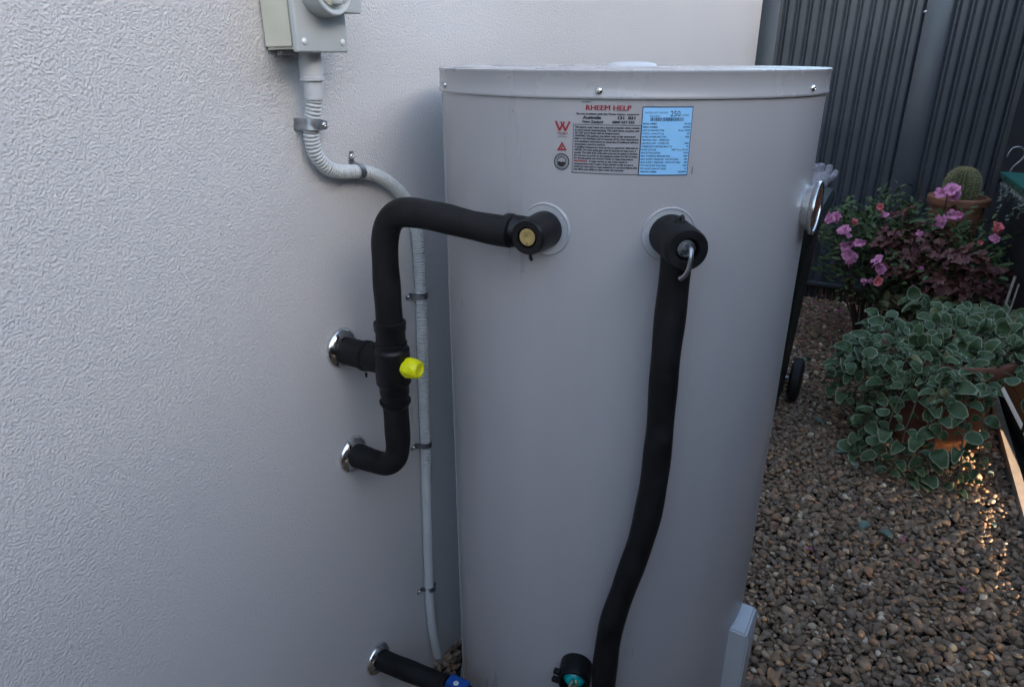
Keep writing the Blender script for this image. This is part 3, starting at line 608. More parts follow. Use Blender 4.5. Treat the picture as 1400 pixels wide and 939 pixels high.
b = BM(); box(b, (LX-0.013, -0.236, 0.258), (LX+0.013, -0.190, 0.271), 0.003); obj('valve_handle', b, M['blue'], vv)
b = BM(); lathe(b, (LX-0.006, -0.212, 0.2712), (0, 0, 1), [(0, 0.0055), (0.0008, 0.0055), (0.001, 0.005)], 20); ds_ = obj('dot_sticker', b, M['white'], vv)
b = BM(); box(b, (LX-0.0072, -0.2128, 0.2723), (LX-0.0048, -0.2106, 0.2727)); obj('print_mark', b, M['ink'], vv)
b = BM(); tube(b, spline([(LX, -0.234, 0.2455), (LX-0.004, -0.28, 0.247), (LX-0.016, -0.34, 0.250), (LX-0.026, -0.40, 0.262), (LX-0.026, -0.445, 0.30), pc(-166, 0.378, 0.34), pc(-166, 0.368, 0.380)], 0.008), 0.0185, 22); obj('lower_lagging', b, M['lag'], lo)

# ------------------------------------------------------------------ switch box and conduit
sw = thing('isolator_switch', 'grey weatherproof isolator switch box with a rotary dial high on the wall', 'switch', (0.813, -0.03, 1.47))
b = BM(); prism(b, [(0.768, -0.0005, 1.470), (0.872, -0.0005, 1.470), (0.872, -0.0005, 1.665), (0.768, -0.0005, 1.665)], (0, -0.056, 0))
for v in b.verts:
    if v.co.y < -0.03: v.co.x = 0.820+(v.co.x-0.820)*0.985; v.co.z = 1.567+(v.co.z-1.567)*0.99
bmesh.ops.bevel(b, geom=b.edges[:], offset=0.004, segments=3, affect='EDGES'); obj('box_base', b, M['boxside'], sw, 'cream grey box base')
b = BM(); box(b, (0.765, -0.0675, 1.4665), (0.868, -0.0568, 1.668), 0.003, 3); cv = obj('front_cover', b, M['boxfront'], sw)
for (x, z) in ((0.778, 1.4805), (0.856, 1.4805), (0.778, 1.655), (0.856, 1.655)):
    b = BM(); lathe(b, (x, -0.0672, z), (0, -1, 0), [(0, 0.0046), (0.0014, 0.0044), (0.0026, 0.003), (0.0028, 0.0004)], 18); obj('cover_screw', b, M['white'], cv)
b = BM(); lathe(b, (0.817, -0.0672, 1.553), (0, -1, 0), [(0, 0.042), (0.024, 0.0405), (0.027, 0.0395), (0.028, 0.0375), (0.0265, 0.0325), (0.022, 0.0315), (0.022, 0.0005)], 48); dl = obj('dial_housing', b, M['boxfront'], sw)
b = BM(); lathe(b, (0.817, -0.0895, 1.553), (0, -1, 0), [(0, 0.029), (0.003, 0.028), (0.004, 0.0245), (0.004, 0.0005)], 40); obj('dial_face', b, M['boxside'], dl)
b = BM(); box(b, (0.810, -0.104, 1.527), (0.824, -0.0930, 1.579), 0.003, 2); obj('dial_grip', b, M['boxfront'], dl)
b = BM(); box(b, (0.838, -0.094, 1.518), (0.874, -0.0678, 1.588), 0.003, 2); obj('hasp_plate', b, M['boxfront'], sw)
b = BM(); box(b, (0.790, -0.012, 1.4630), (0.838, -0.001, 1.4695), 0.001, 1); obj('foot_tab', b, M['pvc'], sw)

cn = thing('electrical_conduit', 'light grey corrugated conduit snaking down the wall from the switch box', 'conduit', (0.84, -0.015, 1.46))
GX = 0.826; GY = -0.030
b = BM(); lathe(b, (GX, GY, 0), (0, 0, -1), [(-1.4665, 0.0165), (-1.434, 0.0168), (-1.4335, 0.0180), (-1.4285, 0.0180), (-1.428, 0.0142), (-1.402, 0.0140), (-1.4015, 0.0118), (-1.400, 0.0118)], 36); obj('conduit_gland', b, M['pvc'], cn)
cp = [(GX, GY, 1.404), (GX-0.001, GY+0.004, 1.385), (0.824, -0.020, 1.365), (0.825, -0.017, 1.345), (0.832, -0.0155, 1.322), (0.850, -0.0152, 1.301), (0.878, -0.0150, 1.288), (0.915, -0.0150, 1.283), (0.955, -0.0150, 1.276), (1.000, -0.0150, 1.257), (1.038, -0.0150, 1.231), (1.066, -0.0150, 1.200), (1.083, -0.0150, 1.160), (1.090, -0.0150, 1.110), (1.090, -0.0150, 1.02), (1.084, -0.0150, 0.86), (1.078, -0.0150, 0.69), (1.069, -0.0150, 0.50), (1.061, -0.0150, 0.30), (1.060, -0.0155, 0.20), (1.066, -0.017, 0.12), (1.075, -0.02, 0.055)]
full = spline(cp, 0.00085)
cut = min(range(len(full)), key=lambda i: abs(full[i].z-0.62) + (9 if i < 600 else 0))
b = BM(); tube(b, full[:cut+1], lambda i, L: 0.0121-0.0032*max(0, math.sin(L*2*math.pi/0.0056))**1.3, 16); obj('corrugated_hose', b, M['conduit'], cn, smooth=80)
sm = full[cut-4::9]
b = BM(); tube(b, sm, lambda i, L: 0.0116 if L > 0.02 else 0.0122, 18); obj('plain_hose', b, M['conduit'], cn)

def saddle(p, ta, side, label, full_saddle=False, ey=0.0, w=0.0065, lift=0.0):
    """half saddle clip: band over a conduit at p (running at angle ta in the wall plane from vertical) with a screwed ear on one side"""
    t = thing('conduit_saddle', label, 'clip', Vector((p[0], -0.0005, p[1])), 'metal saddle clips holding the conduit')
    rot = Matrix.Rotation(ta, 4, 'Y'); o = Vector((p[0], 0, p[1])); r = 0.0128; th = 0.0012
    def build(fn, name, m):
        b = BM(); fn(b); bmesh.ops.transform(b, matrix=Matrix.Translation(o) @ rot, verts=b.verts); return obj(name, b, m, t)
    def band(b):
        prof = [(side*(r+0.0205), -0.0012-ey), (side*(r+0.0035), -0.0012-ey)]+[(side*r*math.cos(R(a)), -0.0155-lift-r*math.sin(R(a))) for a in range(-8, 189, 14)]+[(-side*r, -0.0035)]
        if full_saddle: prof.append((-side*(r+0.003), -0.0012))
        lo = []; n = len(prof)
        for i, (x, y) in enumerate(prof):
            a = prof[max(i-1, 0)]; c = prof[min(i+1, n-1)]; dx, dy = c[0]-a[0], c[1]-a[1]; L = math.hypot(dx, dy); nx, ny = dy/L, -dx/L
            if side < 0: nx, ny = -nx, -ny
            ww = w*(0.7 if i == 0 else 1)
            lo.append([b.verts.new((x, y, -ww)), b.verts.new((x, y, ww)), b.verts.new((x-nx*th, y-ny*th, ww)), b.verts.new((x-nx*th, y-ny*th, -ww))])
        for q, s_ in zip(lo, lo[1:]):
            for k in range(4): b.faces.new((q[k], q[(k+1) % 4], s_[(k+1) % 4], s_[k]))
        b.faces.new(lo[0]); b.faces.new(lo[-1][::-1])
    build(band, 'strap', M['zinc'])
    build(lambda b: lathe(b, (side*(r+0.0125), -0.0024-ey, 0), (0, -1, 0), [(0, 0.0045), (0.0012, 0.0045), (0.0026, 0.0034), (0.003, 0.0018), (0.002, 0.001), (0.0018, 0.0003)], 14), 'screw', M['chrome'])
    return t
saddle((0.8235, 1.366), R(6), 1, 'wide metal clip on the conduit just below the switch box gland', True, ey=0.020, w=0.0085, lift=0.006)
saddle((0.928, 1.281), R(-84), 1, 'metal clip with its ear standing up above the conduit bend')
saddle((1.090, 1.015), R(1), -1, 'metal clip on the conduit just under the curved black pipe')
saddle((1.076, 0.675), R(-2), -1, 'metal clip on the conduit beside the lower black pipe elbow')
saddle((1.0635, 0.285), R(-2), -1, 'lowest metal clip on the plain end of the conduit')

# ------------------------------------------------------------------ bin and glove
wb = thing('wheelie_bin', 'black wheelie bin standing against the wall behind the water heater', 'bin', (2.9, -0.35, 0))
b = BM()
def loop(x0, x1, y0, y1, z, r=0.03):
    pts = []
    for (cx, cy, a0) in ((x1-r, y1-r, 0), (x0+r, y1-r, 90), (x0+r, y0+r, 180), (x1-r, y0+r, 270)):
        for k in range(4): a = R(a0+k*30); pts.append((cx+r*math.cos(a), cy+r*math.sin(a), z))
    return pts
sec = [loop(2.76, 3.12, -0.560, -0.175, 0.045), loop(2.75, 3.13, -0.566, -0.168, 0.06), loop(2.63, 3.16, -0.602, -0.115, 0.82), loop(2.61, 3.18, -0.615, -0.095, 0.85), loop(2.61, 3.18, -0.615, -0.095, 0.90)]
rs = [[b.verts.new(p) for p in s] for s in sec]
for a, c in zip(rs, rs[1:]):
    for i in range(16): b.faces.new((a[i], a[(i+1) % 16], c[(i+1) % 16], c[i]))
b.faces.new(rs[0][::-1]); b.faces.new(rs[-1]); obj('bin_body', b, M['bin'], wb)
b = BM()
sec = [loop(2.59, 3.19, -0.634, -0.078, 0.903), loop(2.59, 3.19, -0.636, -0.076, 0.94), loop(2.60, 3.185, -0.625, -0.085, 0.960), loop(2.68, 3.13, -0.55, -0.16, 0.968)]
rs = [[b.verts.new(p) for p in s] for s in sec]
for a, c in zip(rs, rs[1:]):
    for i in range(16): b.faces.new((a[i], a[(i+1) % 16], c[(i+1) % 16], c[i]))
b.faces.new(rs[0][::-1]); b.faces.new(rs[-1]); obj('bin_lid', b, M['binlid'], wb)
for s in (-1, 1):
    yc = -0.35+s*0.262
    b = BM(); lathe(b, (3.13, yc-0.024, 0.1), (0, 1, 0), [(0, 0.045), (0, 0.075), (0.004, 0.088), (0.008, 0.098), (0.024, 0.1), (0.040, 0.098), (0.044, 0.088), (0.048, 0.075), (0.048, 0.045)], 40); wl = obj('wheel', b, M['rubber'], wb)
    b = BM(); lathe(b, (3.13, yc-0.020, 0.1), (0, 1, 0), [(0, 0.018), (0.002, 0.044), (0.038, 0.044), (0.04, 0.018)], 20); obj('hub', b, M['bin'], wl)
b = BM(); lathe(b, (3.13, -0.60, 0.1), (0, 1, 0), [(0.02, 0.01), (0.5, 0.01)], 12); obj('axle', b, M['zinc'], wb)
b = BM(); lathe(b, (3.215, -0.57, 0.925), (0, 1, 0), [(0, 0.013), (0.44, 0.013)], 14)
for yy in (-0.52, -0.16): box(b, (3.17, yy-0.01, 0.90), (3.215, yy+0.01, 0.935), 0.003)
obj('handle', b, M['bin'], wb)

gl = thing('work_glove', 'grey knitted work glove lying on the black bin lid with its fingers curled up', 'glove', (2.75, -0.58, 0.965))
def skin(name, chains, parent, m, sub=2):
    """one continuous surface grown round joined chains of (x, y, z, radius); chains after the first start at a vertex of the first"""
    vs, es, rr = [], [], []
    for ci, (start, ch) in enumerate(chains):
        prev = start
        for (x, y, z, r_) in ch:
            vs.append(Vector((x, y, z))-wloc(parent)); rr.append(r_)
            if prev is not None: es.append((prev, len(vs)-1))
            prev = len(vs)-1
    me = bpy.data.meshes.new(name); me.from_pydata(vs, es, []); o = bpy.data.objects.new(name, me); COL.objects.link(o); o.parent = parent
    md = o.modifiers.new('skin', 'SKIN'); md.use_smooth_shade = True
    for i, sv_ in enumerate(me.skin_vertices[0].data): sv_.radius = (rr[i], rr[i]); sv_.use_root = (i == 0)
    md2 = o.modifiers.new('sub', 'SUBSURF'); md2.levels = sub; md2.render_levels = sub
    me.materials.append(m); return o
g0 = Vector((2.74, -0.595, 0.985))
def gp(x, y, z, r_): return (g0.x+x, g0.y+y, g0.z+z, r_)
skin('glove', [(None, [gp(-0.02, 0.02, 0.0, 0.026), gp(0.03, 0.02, 0.012, 0.030), gp(0.075, 0.015, 0.03, 0.036), gp(0.10, 0.01, 0.05, 0.034)]),
               (3, [gp(0.125, 0.028, 0.070, 0.018), gp(0.135, 0.028, 0.092, 0.018), gp(0.130, 0.028, 0.108, 0.016)]),
               (3, [gp(0.130, 0.012, 0.072, 0.017), gp(0.145, 0.010, 0.094, 0.017), gp(0.150, 0.009, 0.110, 0.016)]),
               (3, [gp(0.135, -0.012, 0.066, 0.016), gp(0.162, -0.018, 0.085, 0.015), gp(0.17, -0.020, 0.104, 0.013)]),
               (3, [gp(0.130, -0.034, 0.058, 0.014), gp(0.158, -0.042, 0.070, 0.013), gp(0.17, -0.044, 0.084, 0.012)]),
               (1, [gp(0.03, 0.055, 0.02, 0.017), gp(0.045, 0.078, 0.034, 0.015)])], gl, M['glove'])
b = BM(); lathe(b, tuple(g0+Vector((-0.030, 0.02, -0.002))), (1, 0, 0.1), [(0, 0.030), (0.004, 0.033), (0.012, 0.031), (0.016, 0.033), (0.026, 0.030)], 24); obj('knitted_cuff', b, M['glove'], gl)

# ------------------------------------------------------------------ plants
def leaf_mesh(name, L, Wd, m, n=16, fold=0.18, scallop=0.03, lobes=0, curl=0.1, seed=0, ruf=0.012):
    """leaf blade from base (0,0,0) along +Y, normal +Z, closed thin outline with two rings"""
    rnd = random.Random(seed); b = BM(); uvl = b.loops.layers.uv.new('UVMap'); info = {}
    def pt(a, rr):
        s, c = math.sin(a), math.cos(a)
        y = 0.5-0.5*c; wv = math.sin(a)*(1+0.12*c)
        k = 1+scallop*math.cos(a*(lobes if lobes else 9))
        x = wv*0.5*Wd*rr*k; yy = (0.5+(y-0.5)*rr*k)*L
        z = fold*abs(x)-curl*((yy/L-0.4)**2)*L+rnd.uniform(-1, 1)*ruf*L*rr
        return Vector((x, yy, z))
    ctr = b.verts.new(pt(0, 0)); info[ctr] = (0, 0.5)
    rings = []
    for rr in (0.55, 0.87, 1.0):
        ring_ = []
        for i in range(n):
            a = 2*math.pi*i/n; v = b.verts.new(pt(a, rr)); info[v] = (rr, 0.5-0.5*math.cos(a)*rr); ring_.append(v)
        rings.append(ring_)
    for i in range(n): b.faces.new((ctr, rings[0][i], rings[0][(i+1) % n]))
    for a_, c_ in zip(rings, rings[1:]):
        for i in range(n): b.faces.new((a_[i], c_[i], c_[(i+1) % n], a_[(i+1) % n]))
    for f in b.faces:
        for l in f.loops: l[uvl].uv = info[l.vert]
    me = bpy.data.meshes.new(name); b.to_mesh(me); b.free(); me.materials.append(m); me.shade_smooth(); return me
def orient(pos, direc, nrm, s):
    y = Vector(direc).normalized(); z = Vector(nrm); z = (z-y*z.dot(y))
    if z.length < 1e-4: z = Vector((0, 0, 1))
    z.normalize(); x = y.cross(z)
    return Matrix.Translation(pos) @ Matrix((x, y, z)).transposed().to_4x4() @ Matrix.Scale(s, 4)
def place_leaves(root, lst, partname, limit=300, others='leaf_mass'):
    """lst of (mesh, world matrix): the ones nearest the camera become parts, the rest one joined part"""
    cl = Vector(cam.location); base = wloc(root); lst.sort(key=lambda q: (q[1].translation-cl).length)
    for me, mx in lst[:limit]:
        o = bpy.data.objects.new(partname, me); COL.objects.link(o); o.parent = root
        o.matrix_local = Matrix.Translation(-base) @ mx
    rest = lst[limit:]
    if rest:
        b = BM(); slots = []
        for me, mx in rest:
            if me.materials[0] not in slots: slots.append(me.materials[0])
            t = bmesh.new(); t.from_mesh(me); t.transform(Matrix.Translation(-base) @ mx)
            for f in t.faces: f.material_index = slots.index(me.materials[0])
            m2 = bpy.data.meshes.new('x'); t.to_mesh(m2); t.free(); b.from_mesh(m2); bpy.data.meshes.remove(m2)
        me2 = bpy.data.meshes.new(others); b.to_mesh(me2); b.free()
        for m in slots: me2.materials.append(m)
        me2.shade_smooth(); o = bpy.data.objects.new(others, me2); COL.objects.link(o); o.parent = root; o['kind'] = 'stuff'
def pot(name, label, c, r0, r1, h, m, z0=0.0, lip=0.03, soil=True):
    t = thing(name, label, 'pot', (c[0], c[1], z0))
    b = BM(); lathe(b, (c[0], c[1], z0), (0, 0, 1), [(0, r0*0.96), (0.006, r0), (h*0.12, r0+(r1-r0)*0.16), (h-lip*1.6, r1-0.012), (h-lip*1.55, r1+0.003), (h-lip*0.9, r1+0.006), (h-lip*0.25, r1+0.006), (h, r1), (h, r1-0.018), (h-0.05, r1-0.022)], 56, cap1=False); obj('pot_wall', b, m, t)
    b = BM(); lathe(b, (c[0], c[1], z0), (0, 0, 1), [(h-0.07, r1-0.06), (h-0.04, r1-0.021), (h-0.03, r1*0.5), (h-0.028, 0.002)], 32); obj('soil', b, M['soil'], t)
    return t
PC = (3.06, -1.145); PH = 0.40
pot('terracotta_pot', 'large terracotta pot on the gravel under trailing variegated leaves', PC, 0.165, 0.235, PH, M['terra'])
rnd = random.Random(11)
VL = [leaf_mesh('variegated_leaf', 0.056, w_*0.9, M['leafv'], seed=i, fold=f, curl=c, scallop=0.05, ruf=0.035) for i, (f, c, w_) in enumerate(((0.25, 0.6, 0.052), (0.5, 1.2, 0.046), (0.1, 1.6, 0.054), (0.7, 0.5, 0.044), (0.35, -0.8, 0.05), (0.6, 1.8, 0.042), (0.0, 0.3, 0.056)))]
YL = [leaf_mesh('ageing_leaf', 0.05, 0.036, M['leafy'], seed=90+i, fold=0.8, curl=1.5, scallop=0.06, ruf=0.05) for i in range(2)]
tv = thing('variegated_plant', 'trailing plant with round green cream-edged leaves spilling over the large terracotta pot', 'plant', (PC[0], PC[1], PH-0.03))
stems = BM(); LV = []
def grow(p0, d0, length, droop, nn, ls, up_bias=0.6, floor=0.02, zmax=9):
    p = Vector(p0); d = Vector(d0).normalized(); path = [p.copy()]; step = length/nn; node_i = 0
    ph = rnd.random()*6.28
    for k in range(nn):
        d = (d+Vector((rnd.uniform(-0.16, 0.16), rnd.uniform(-0.16, 0.16), -droop/nn*rnd.uniform(0.6, 1.4)))).normalized()
        p = p+d*step
        if p.z < floor: p.z = floor+rnd.uniform(0, 0.015); d.z = abs(d.z)*0.15
        path.append(p.copy())
        side = d.cross(Vector((0, 0, 1)))
        if side.length < 0.1: side = Vector((1, 0, 0))
        side.normalize(); s2 = side.cross(d).normalized()
        for s in (0, math.pi):
            a = ph+s+k*math.pi/2; ld = (side*math.cos(a)+s2*math.sin(a)*0.8+d*0.45).normalized()
            if rnd.random() < 0.08: continue
            nz = Vector((rnd.uniform(-0.35, 0.35), rnd.uniform(-0.35, 0.35), up_bias))+Vector((-0.45, 0.18, 0.25))*rnd.uniform(0.3, 1.3)
            sc = ls*rnd.uniform(0.72, 1.25)*(0.75 if k == nn-1 else 1)
            q = p+ld*0.008; q.z = max(q.z, floor)
            if ld.z < 0 and q.z < floor+0.03: ld.z = 0.1
            LV.append((rnd.choice(YL if rnd.random() < 0.05 else VL), orient(q, ld, nz, sc)))
    for s in range(2):
        LV.append((rnd.choice(VL), orient(p, d+Vector((rnd.uniform(-0.4, 0.4), rnd.uniform(-0.4, 0.4), 0.3)), Vector((-0.3, 0.1, 1)), ls*0.55)))
    tube(stems, spline(path, 0.02), 0.0024, 6)
top = Vector((PC[0], PC[1], PH-0.03))
for i in range(62):                                     # mound over the pot
    a = rnd.uniform(0, 6.283); r_ = rnd.uniform(0, 0.21)
    p = top+Vector((math.cos(a)*r_, math.sin(a)*r_, 0))
    grow(p, (math.cos(a)*rnd.uniform(0.5, 1.2)+0.15, math.sin(a)*rnd.uniform(0.5, 1.2)-0.15, rnd.uniform(0.3, 0.8)), rnd.uniform(0.14, 0.29), rnd.uniform(0.9, 1.6), 4, rnd.uniform(0.75, 1.15))
for i in range(16):                                     # up and back, left of the pot
    a = R(rnd.uniform(30, 110)); p = top+Vector((math.cos(a)*0.15, math.sin(a)*0.15, 0))
    grow(p, (math.cos(a), math.sin(a), rnd.uniform(0.2, 0.6)), rnd.uniform(0.16, 0.27), rnd.uniform(1.0, 1.8), 5, rnd.uniform(0.75, 1.1))
for (a, l, dr) in ((92, 0.28, 2.6), (104, 0.30, 3.0), (114, 0.30, 3.6), (124, 0.34, 4.0), (133, 0.40, 4.2), (142, 0.48, 4.0), (150, 0.44, 4.2), (158, 0.50, 3.8), (166, 0.54, 3.8), (175, 0.50, 3.8), (184, 0.52, 3.8), (192, 0.48, 4.2), (199, 0.44, 4.6)):
    a = R(a); p = top+Vector((math.cos(a)*0.22, math.sin(a)*0.22, 0.02))
    grow(p, (math.cos(a), math.sin(a), 0.35), l, dr, 9, rnd.uniform(0.75, 1.1))
for i in range(18):                                     # over the rim towards the side fence
    a = R(rnd.uniform(-120, -5)); p = top+Vector((math.cos(a)*0.2, math.sin(a)*0.2, 0.03))
    grow(p, (math.cos(a), math.sin(a), 0.35), rnd.uniform(0.14, 0.24), 1.9, 4, rnd.uniform(0.8, 1.1))
for i in range(36):                                     # spreading towards the side fence on the right
    a = R(rnd.uniform(-95, 10)); p = top+Vector((math.cos(a)*0.17, math.sin(a)*0.17, 0.02))
    grow(p, (math.cos(a), math.sin(a), 0.6), rnd.uniform(0.24, 0.42), 0.9, 6, rnd.uniform(0.9, 1.15))
LV = [q for q in LV if q[1].translation.y > sfy(q[1].translation.x)+0.03 and not (q[1].translation.z < 0.22 and q[1].translation.y < -1.3)]
obj('stems', stems, M['stem'], tv, smooth=60); place_leaves(tv, LV, 'leaf')

# shrubs behind
def shrub(name, label, base, crown_c, crown_r, n, meshes, scale, woodm, limit=300, stems_n=14, cat='shrub', tilt=0.6, shell=0.45):
    t = thing(name, label, cat, base); sb = BM(); out = []; r2 = random.Random(name+label)
    cc = Vector(crown_c); tips = []
    for i in range(stems_n):
        u = Vector((r2.gauss(0, 1), r2.gauss(0, 1), abs(r2.gauss(0, 0.8)))).normalized()
        tip = cc+Vector([u[k]*crown_r[k]*0.85 for k in range(3)])
        mid = Vector(base)*0.4+tip*0.6+Vector((r2.uniform(-0.05, 0.05), r2.uniform(-0.05, 0.05), -0.02)); p = spline([Vector(base)+Vector((r2.uniform(-0.03, 0.03), r2.uniform(-0.03, 0.03), 0)), mid, tip], 0.03)
        tube(sb, p, lambda i_, L, nn=len(p): 0.0055*(1-0.7*i_/nn), 6)
    clumps = [Vector((r2.gauss(0, 1), r2.gauss(0, 1), r2.gauss(0, 1))).normalized()*r2.uniform(shell, 1.0) for _ in range(max(10, n//16))]
    for i in range(n):
        u = r2.choice(clumps)+Vector((r2.gauss(0, 0.16), r2.gauss(0, 0.16), r2.gauss(0, 0.13)))
        p = cc+Vector([u[k]*crown_r[k] for k in range(3)])
        if p.z < 0.02: p.z = 0.02+r2.random()*0.05
        if p.y < sfy(p.x)+0.02: p.y = sfy(p.x)+0.02+r2.random()*0.06
        if p.x > FX-0.05: p.x = FX-0.05
        dr = Vector((u.x+r2.gauss(0, 0.5), u.y+r2.gauss(0, 0.5), 0.2+r2.gauss(0, 0.35))); nm = Vector((u.x*0.6+r2.gauss(0, 0.3)-0.15, u.y*0.6+r2.gauss(0, 0.3), tilt+0.6))
        out.append((r2.choice(meshes), orient(p, dr, nm, scale*r2.uniform(0.6, 1.25))))
    obj('stems', sb, woodm, t, smooth=60); place_leaves(t, out, 'leaf', limit); return t
AL = [leaf_mesh('azalea_leaf', 0.036, 0.017, M['leafa'], n=8, seed=20+i, fold=0.3) for i in range(3)]
PL = [leaf_mesh('purple_leaf', 0.046, 0.040, M['leafp'], n=20, seed=30+i, fold=f, scallop=0.16, lobes=7, curl=1.5, ruf=0.05) for i, f in enumerate((0.2, 0.4, 0.1))]
OL = [leaf_mesh('olive_leaf', 0.055, 0.045, M['leafo'], n=20, seed=40+i, fold=f, scallop=0.10, lobes=6, curl=0.4) for i, f in enumerate((0.2, 0.4, 0.1))]
az = shrub('azalea_shrub', 'green azalea shrub with magenta pink blossoms in front of the back fence', (3.95, -0.85, 0), (3.93, -0.83, 0.56), (0.30, 0.27, 0.27), 2300, AL, 1.0, M['wood'], limit=300, stems_n=26, shell=0.35)
az2 = shrub('azalea_shrub', 'taller green azalea reaching in front of the cactus pot beside the side fence', (4.0, -1.16, 0), (3.92, -1.14, 0.52), (0.28, 0.26, 0.27), 1900, AL, 1.0, M['wood'], limit=300, stems_n=20, shell=0.3)
shrub('purple_foliage_plant', 'dark purple ruffled foliage clump, tallest one left of the cactus pot', (3.85, -0.95, 0), (3.80, -0.965, 0.60), (0.13, 0.15, 0.19), 330, PL, 1.0, M['wood'], stems_n=14, cat='plant', shell=0.2)
shrub('purple_foliage_plant', 'dark purple ruffled foliage clump directly below the cactus pot', (3.72, -1.19, 0), (3.66, -1.19, 0.53), (0.14, 0.20, 0.12), 320, PL, 1.0, M['wood'], stems_n=12, cat='plant', shell=0.2)
shrub('olive_foliage_plant', 'brownish olive leafy clump just behind the large variegated plant', (3.62, -1.08, 0), (3.60, -1.08, 0.36), (0.14, 0.26, 0.17), 300, OL, 1.0, M['wood'], stems_n=12, cat='plant', shell=0.2)

def petal_cluster(seed, r_, m, name='blossom'):
    r2 = random.Random(seed); b = BM()
    for f in range(r2.choice((3, 4))):
        c = Vector((r2.uniform(-1, 1), r2.uniform(-1, 1), r2.uniform(-0.6, 0.6)))*r_*0.5
        ax = (Vector((-0.7, 0.1, 0.5))+Vector((r2.gauss(0, 0.5), r2.gauss(0, 0.5), r2.gauss(0, 0.5)))).normalized(); x, y, z = frame(ax)
        for k in range(6):
            a = 2*math.pi*k/6+r2.uniform(-0.2, 0.2); u = x*math.cos(a)+y*math.sin(a); v = -x*math.sin(a)+y*math.cos(a); L = r_*r2.uniform(0.65, 0.9); w = L*0.42
            g = []
            for (s, ww, h) in ((0.08, 0.12, 0), (0.45, 0.8, 0.26), (0.8, 1.0, 0.36), (1.0, 0.55, 0.28)):
                g.append([b.verts.new(c+u*L*s+v*w*ww*q_+z*L*(h+0.10*r2.uniform(-1, 1)+0.08*abs(q_))) for q_ in (-1, 0, 1)])
            for p_, q_ in zip(g, g[1:]):
                for j in range(2): b.faces.new((p_[j], p_[j+1], q_[j+1], q_[j]))
    me = bpy.data.meshes.new(name); b.to_mesh(me); b.free(); me.materials.append(m); me.shade_smooth(); return me
PM = [petal_cluster(i, 0.034, M['pink']) for i in range(4)]; CM = [petal_cluster(9+i, 0.024, M['coral']) for i in range(2)]
def blossoms(par, lst):
    for (p, me, s) in lst:
        o = bpy.data.objects.new('blossom', me); COL.objects.link(o); o.parent = par; o.location = Vector(p)-wloc(par); o.scale = (s, s, s); o.rotation_euler = (random.uniform(-.4, .4), random.uniform(-.4, .4), random.uniform(-.5, .5))
blossoms(az, [((3.80, -0.592, 0.712), PM[0], 0.9), ((3.80, -0.638, 0.722), PM[1], 0.9), ((3.70, -0.671, 0.667), PM[2], 1.25), ((3.72, -0.701, 0.600), PM[3], 0.9),
              ((3.70, -0.722, 0.555), PM[0], 1.05), ((3.70, -0.735, 0.53), PM[1], 0.8), ((3.60, -0.858, 0.561), PM[1], 1.05), ((3.60, -0.866, 0.535), PM[0], 0.8), ((3.60, -0.857, 0.478), CM[0], 1.1),
              ((3.75, -0.81, 0.796), CM[1], 0.9), ((3.70, -0.71, 0.725), CM[0], 0.7), ((3.62, -0.80, 0.46), PM[2], 0.6)])
blossoms(az2, [((3.85, -1.082, 0.877), PM[2], 1.35), ((3.85, -1.062, 0.868), PM[3], 1.0), ((3.85, -1.10, 0.868), PM[0], 1.0), ((3.80, -1.085, 0.755), PM[1], 0.9), ((3.80, -1.124, 0.778), PM[3], 0.9), ((3.80, -1.07, 0.735), PM[0], 0.8),
               ((3.70, -1.28, 0.755), CM[0], 1.2), ((3.62, -1.23, 0.70), CM[1], 0.6)])
r3 = random.Random(21)
for (par, c, n_, ry) in ((az, (3.70, -0.83, 0.60), 6, 0.20), (az2, (3.62, -1.14, 0.62), 4, 0.18)):
    blossoms(par, [((c[0]+r3.uniform(-0.04, 0.12), c[1]+r3.uniform(-ry, ry), c[2]+r3.uniform(-0.2, 0.16)), r3.choice(PM), r3.uniform(0.45, 0.8)) for _ in range(n_)])
# sprigs carrying the high blossoms
b = BM()
for tip in ((3.85, -1.082, 0.865), (3.80, -1.10, 0.765), (3.70, -1.28, 0.745)):
    tube(b, spline([(3.98, -1.16, 0.45), (3.93, tip[1]-0.01, 0.62), tip], 0.03), 0.0028, 6)
obj('flowering_sprig', b, M['wood'], az2, smooth=60)

# cactus in its pot on an upturned pot
CC = (4.20, -1.158)
ps = thing('plant_stand', 'dark upright plinth hidden behind the shrubs holding the cactus pot', 'stand', (CC[0], CC[1], 0))
b = BM(); lathe(b, (CC[0], CC[1], -0.02), (0, 0, 1), [(0, 0.15), (0.03, 0.15), (0.035, 0.12), (0.50, 0.10), (0.505, 0.13), (0.54, 0.13)], 40); obj('plinth_column', b, M['steel2'], ps)
cpot = pot('cactus_pot', 'terracotta pot with a rolled rim holding the barrel cactus', CC, 0.098, 0.136, 0.285, M['terra2'], z0=0.522, lip=0.024)
ct = thing('barrel_cactus', 'round ribbed barrel cactus with pale spines in a terracotta pot', 'cactus', (CC[0], CC[1], 0.76))
b = BM(); nr = 22; ns = 20; R0 = 0.071; H0 = 0.180
rings = []; crest = []
for j in range(ns+1):
    t_ = j/ns; th = math.pi*(0.06+0.93*t_); rz = math.sin(th)**0.72; z = 0.765+H0*(0.5-0.5*math.cos(th))
    ring_ = []
    for i in range(nr*6):
        a = 2*math.pi*i/(nr*6); k = 1+0.085*math.cos(a*nr)*(0.5+0.9*math.sin(th)); r_ = max(0.002, R0*rz*k); p = Vector((CC[0]+r_*math.cos(a), CC[1]+r_*math.sin(a), z)); ring_.append(b.verts.new(p))
        if i % 6 == 0 and 1 < j < ns: crest.append((p, a, th))
    rings.append(ring_)
for a_, c_ in zip(rings, rings[1:]):
    n_ = len(a_)
    for i in range(n_): b.faces.new((a_[i], a_[(i+1) % n_], c_[(i+1) % n_], c_[i]))
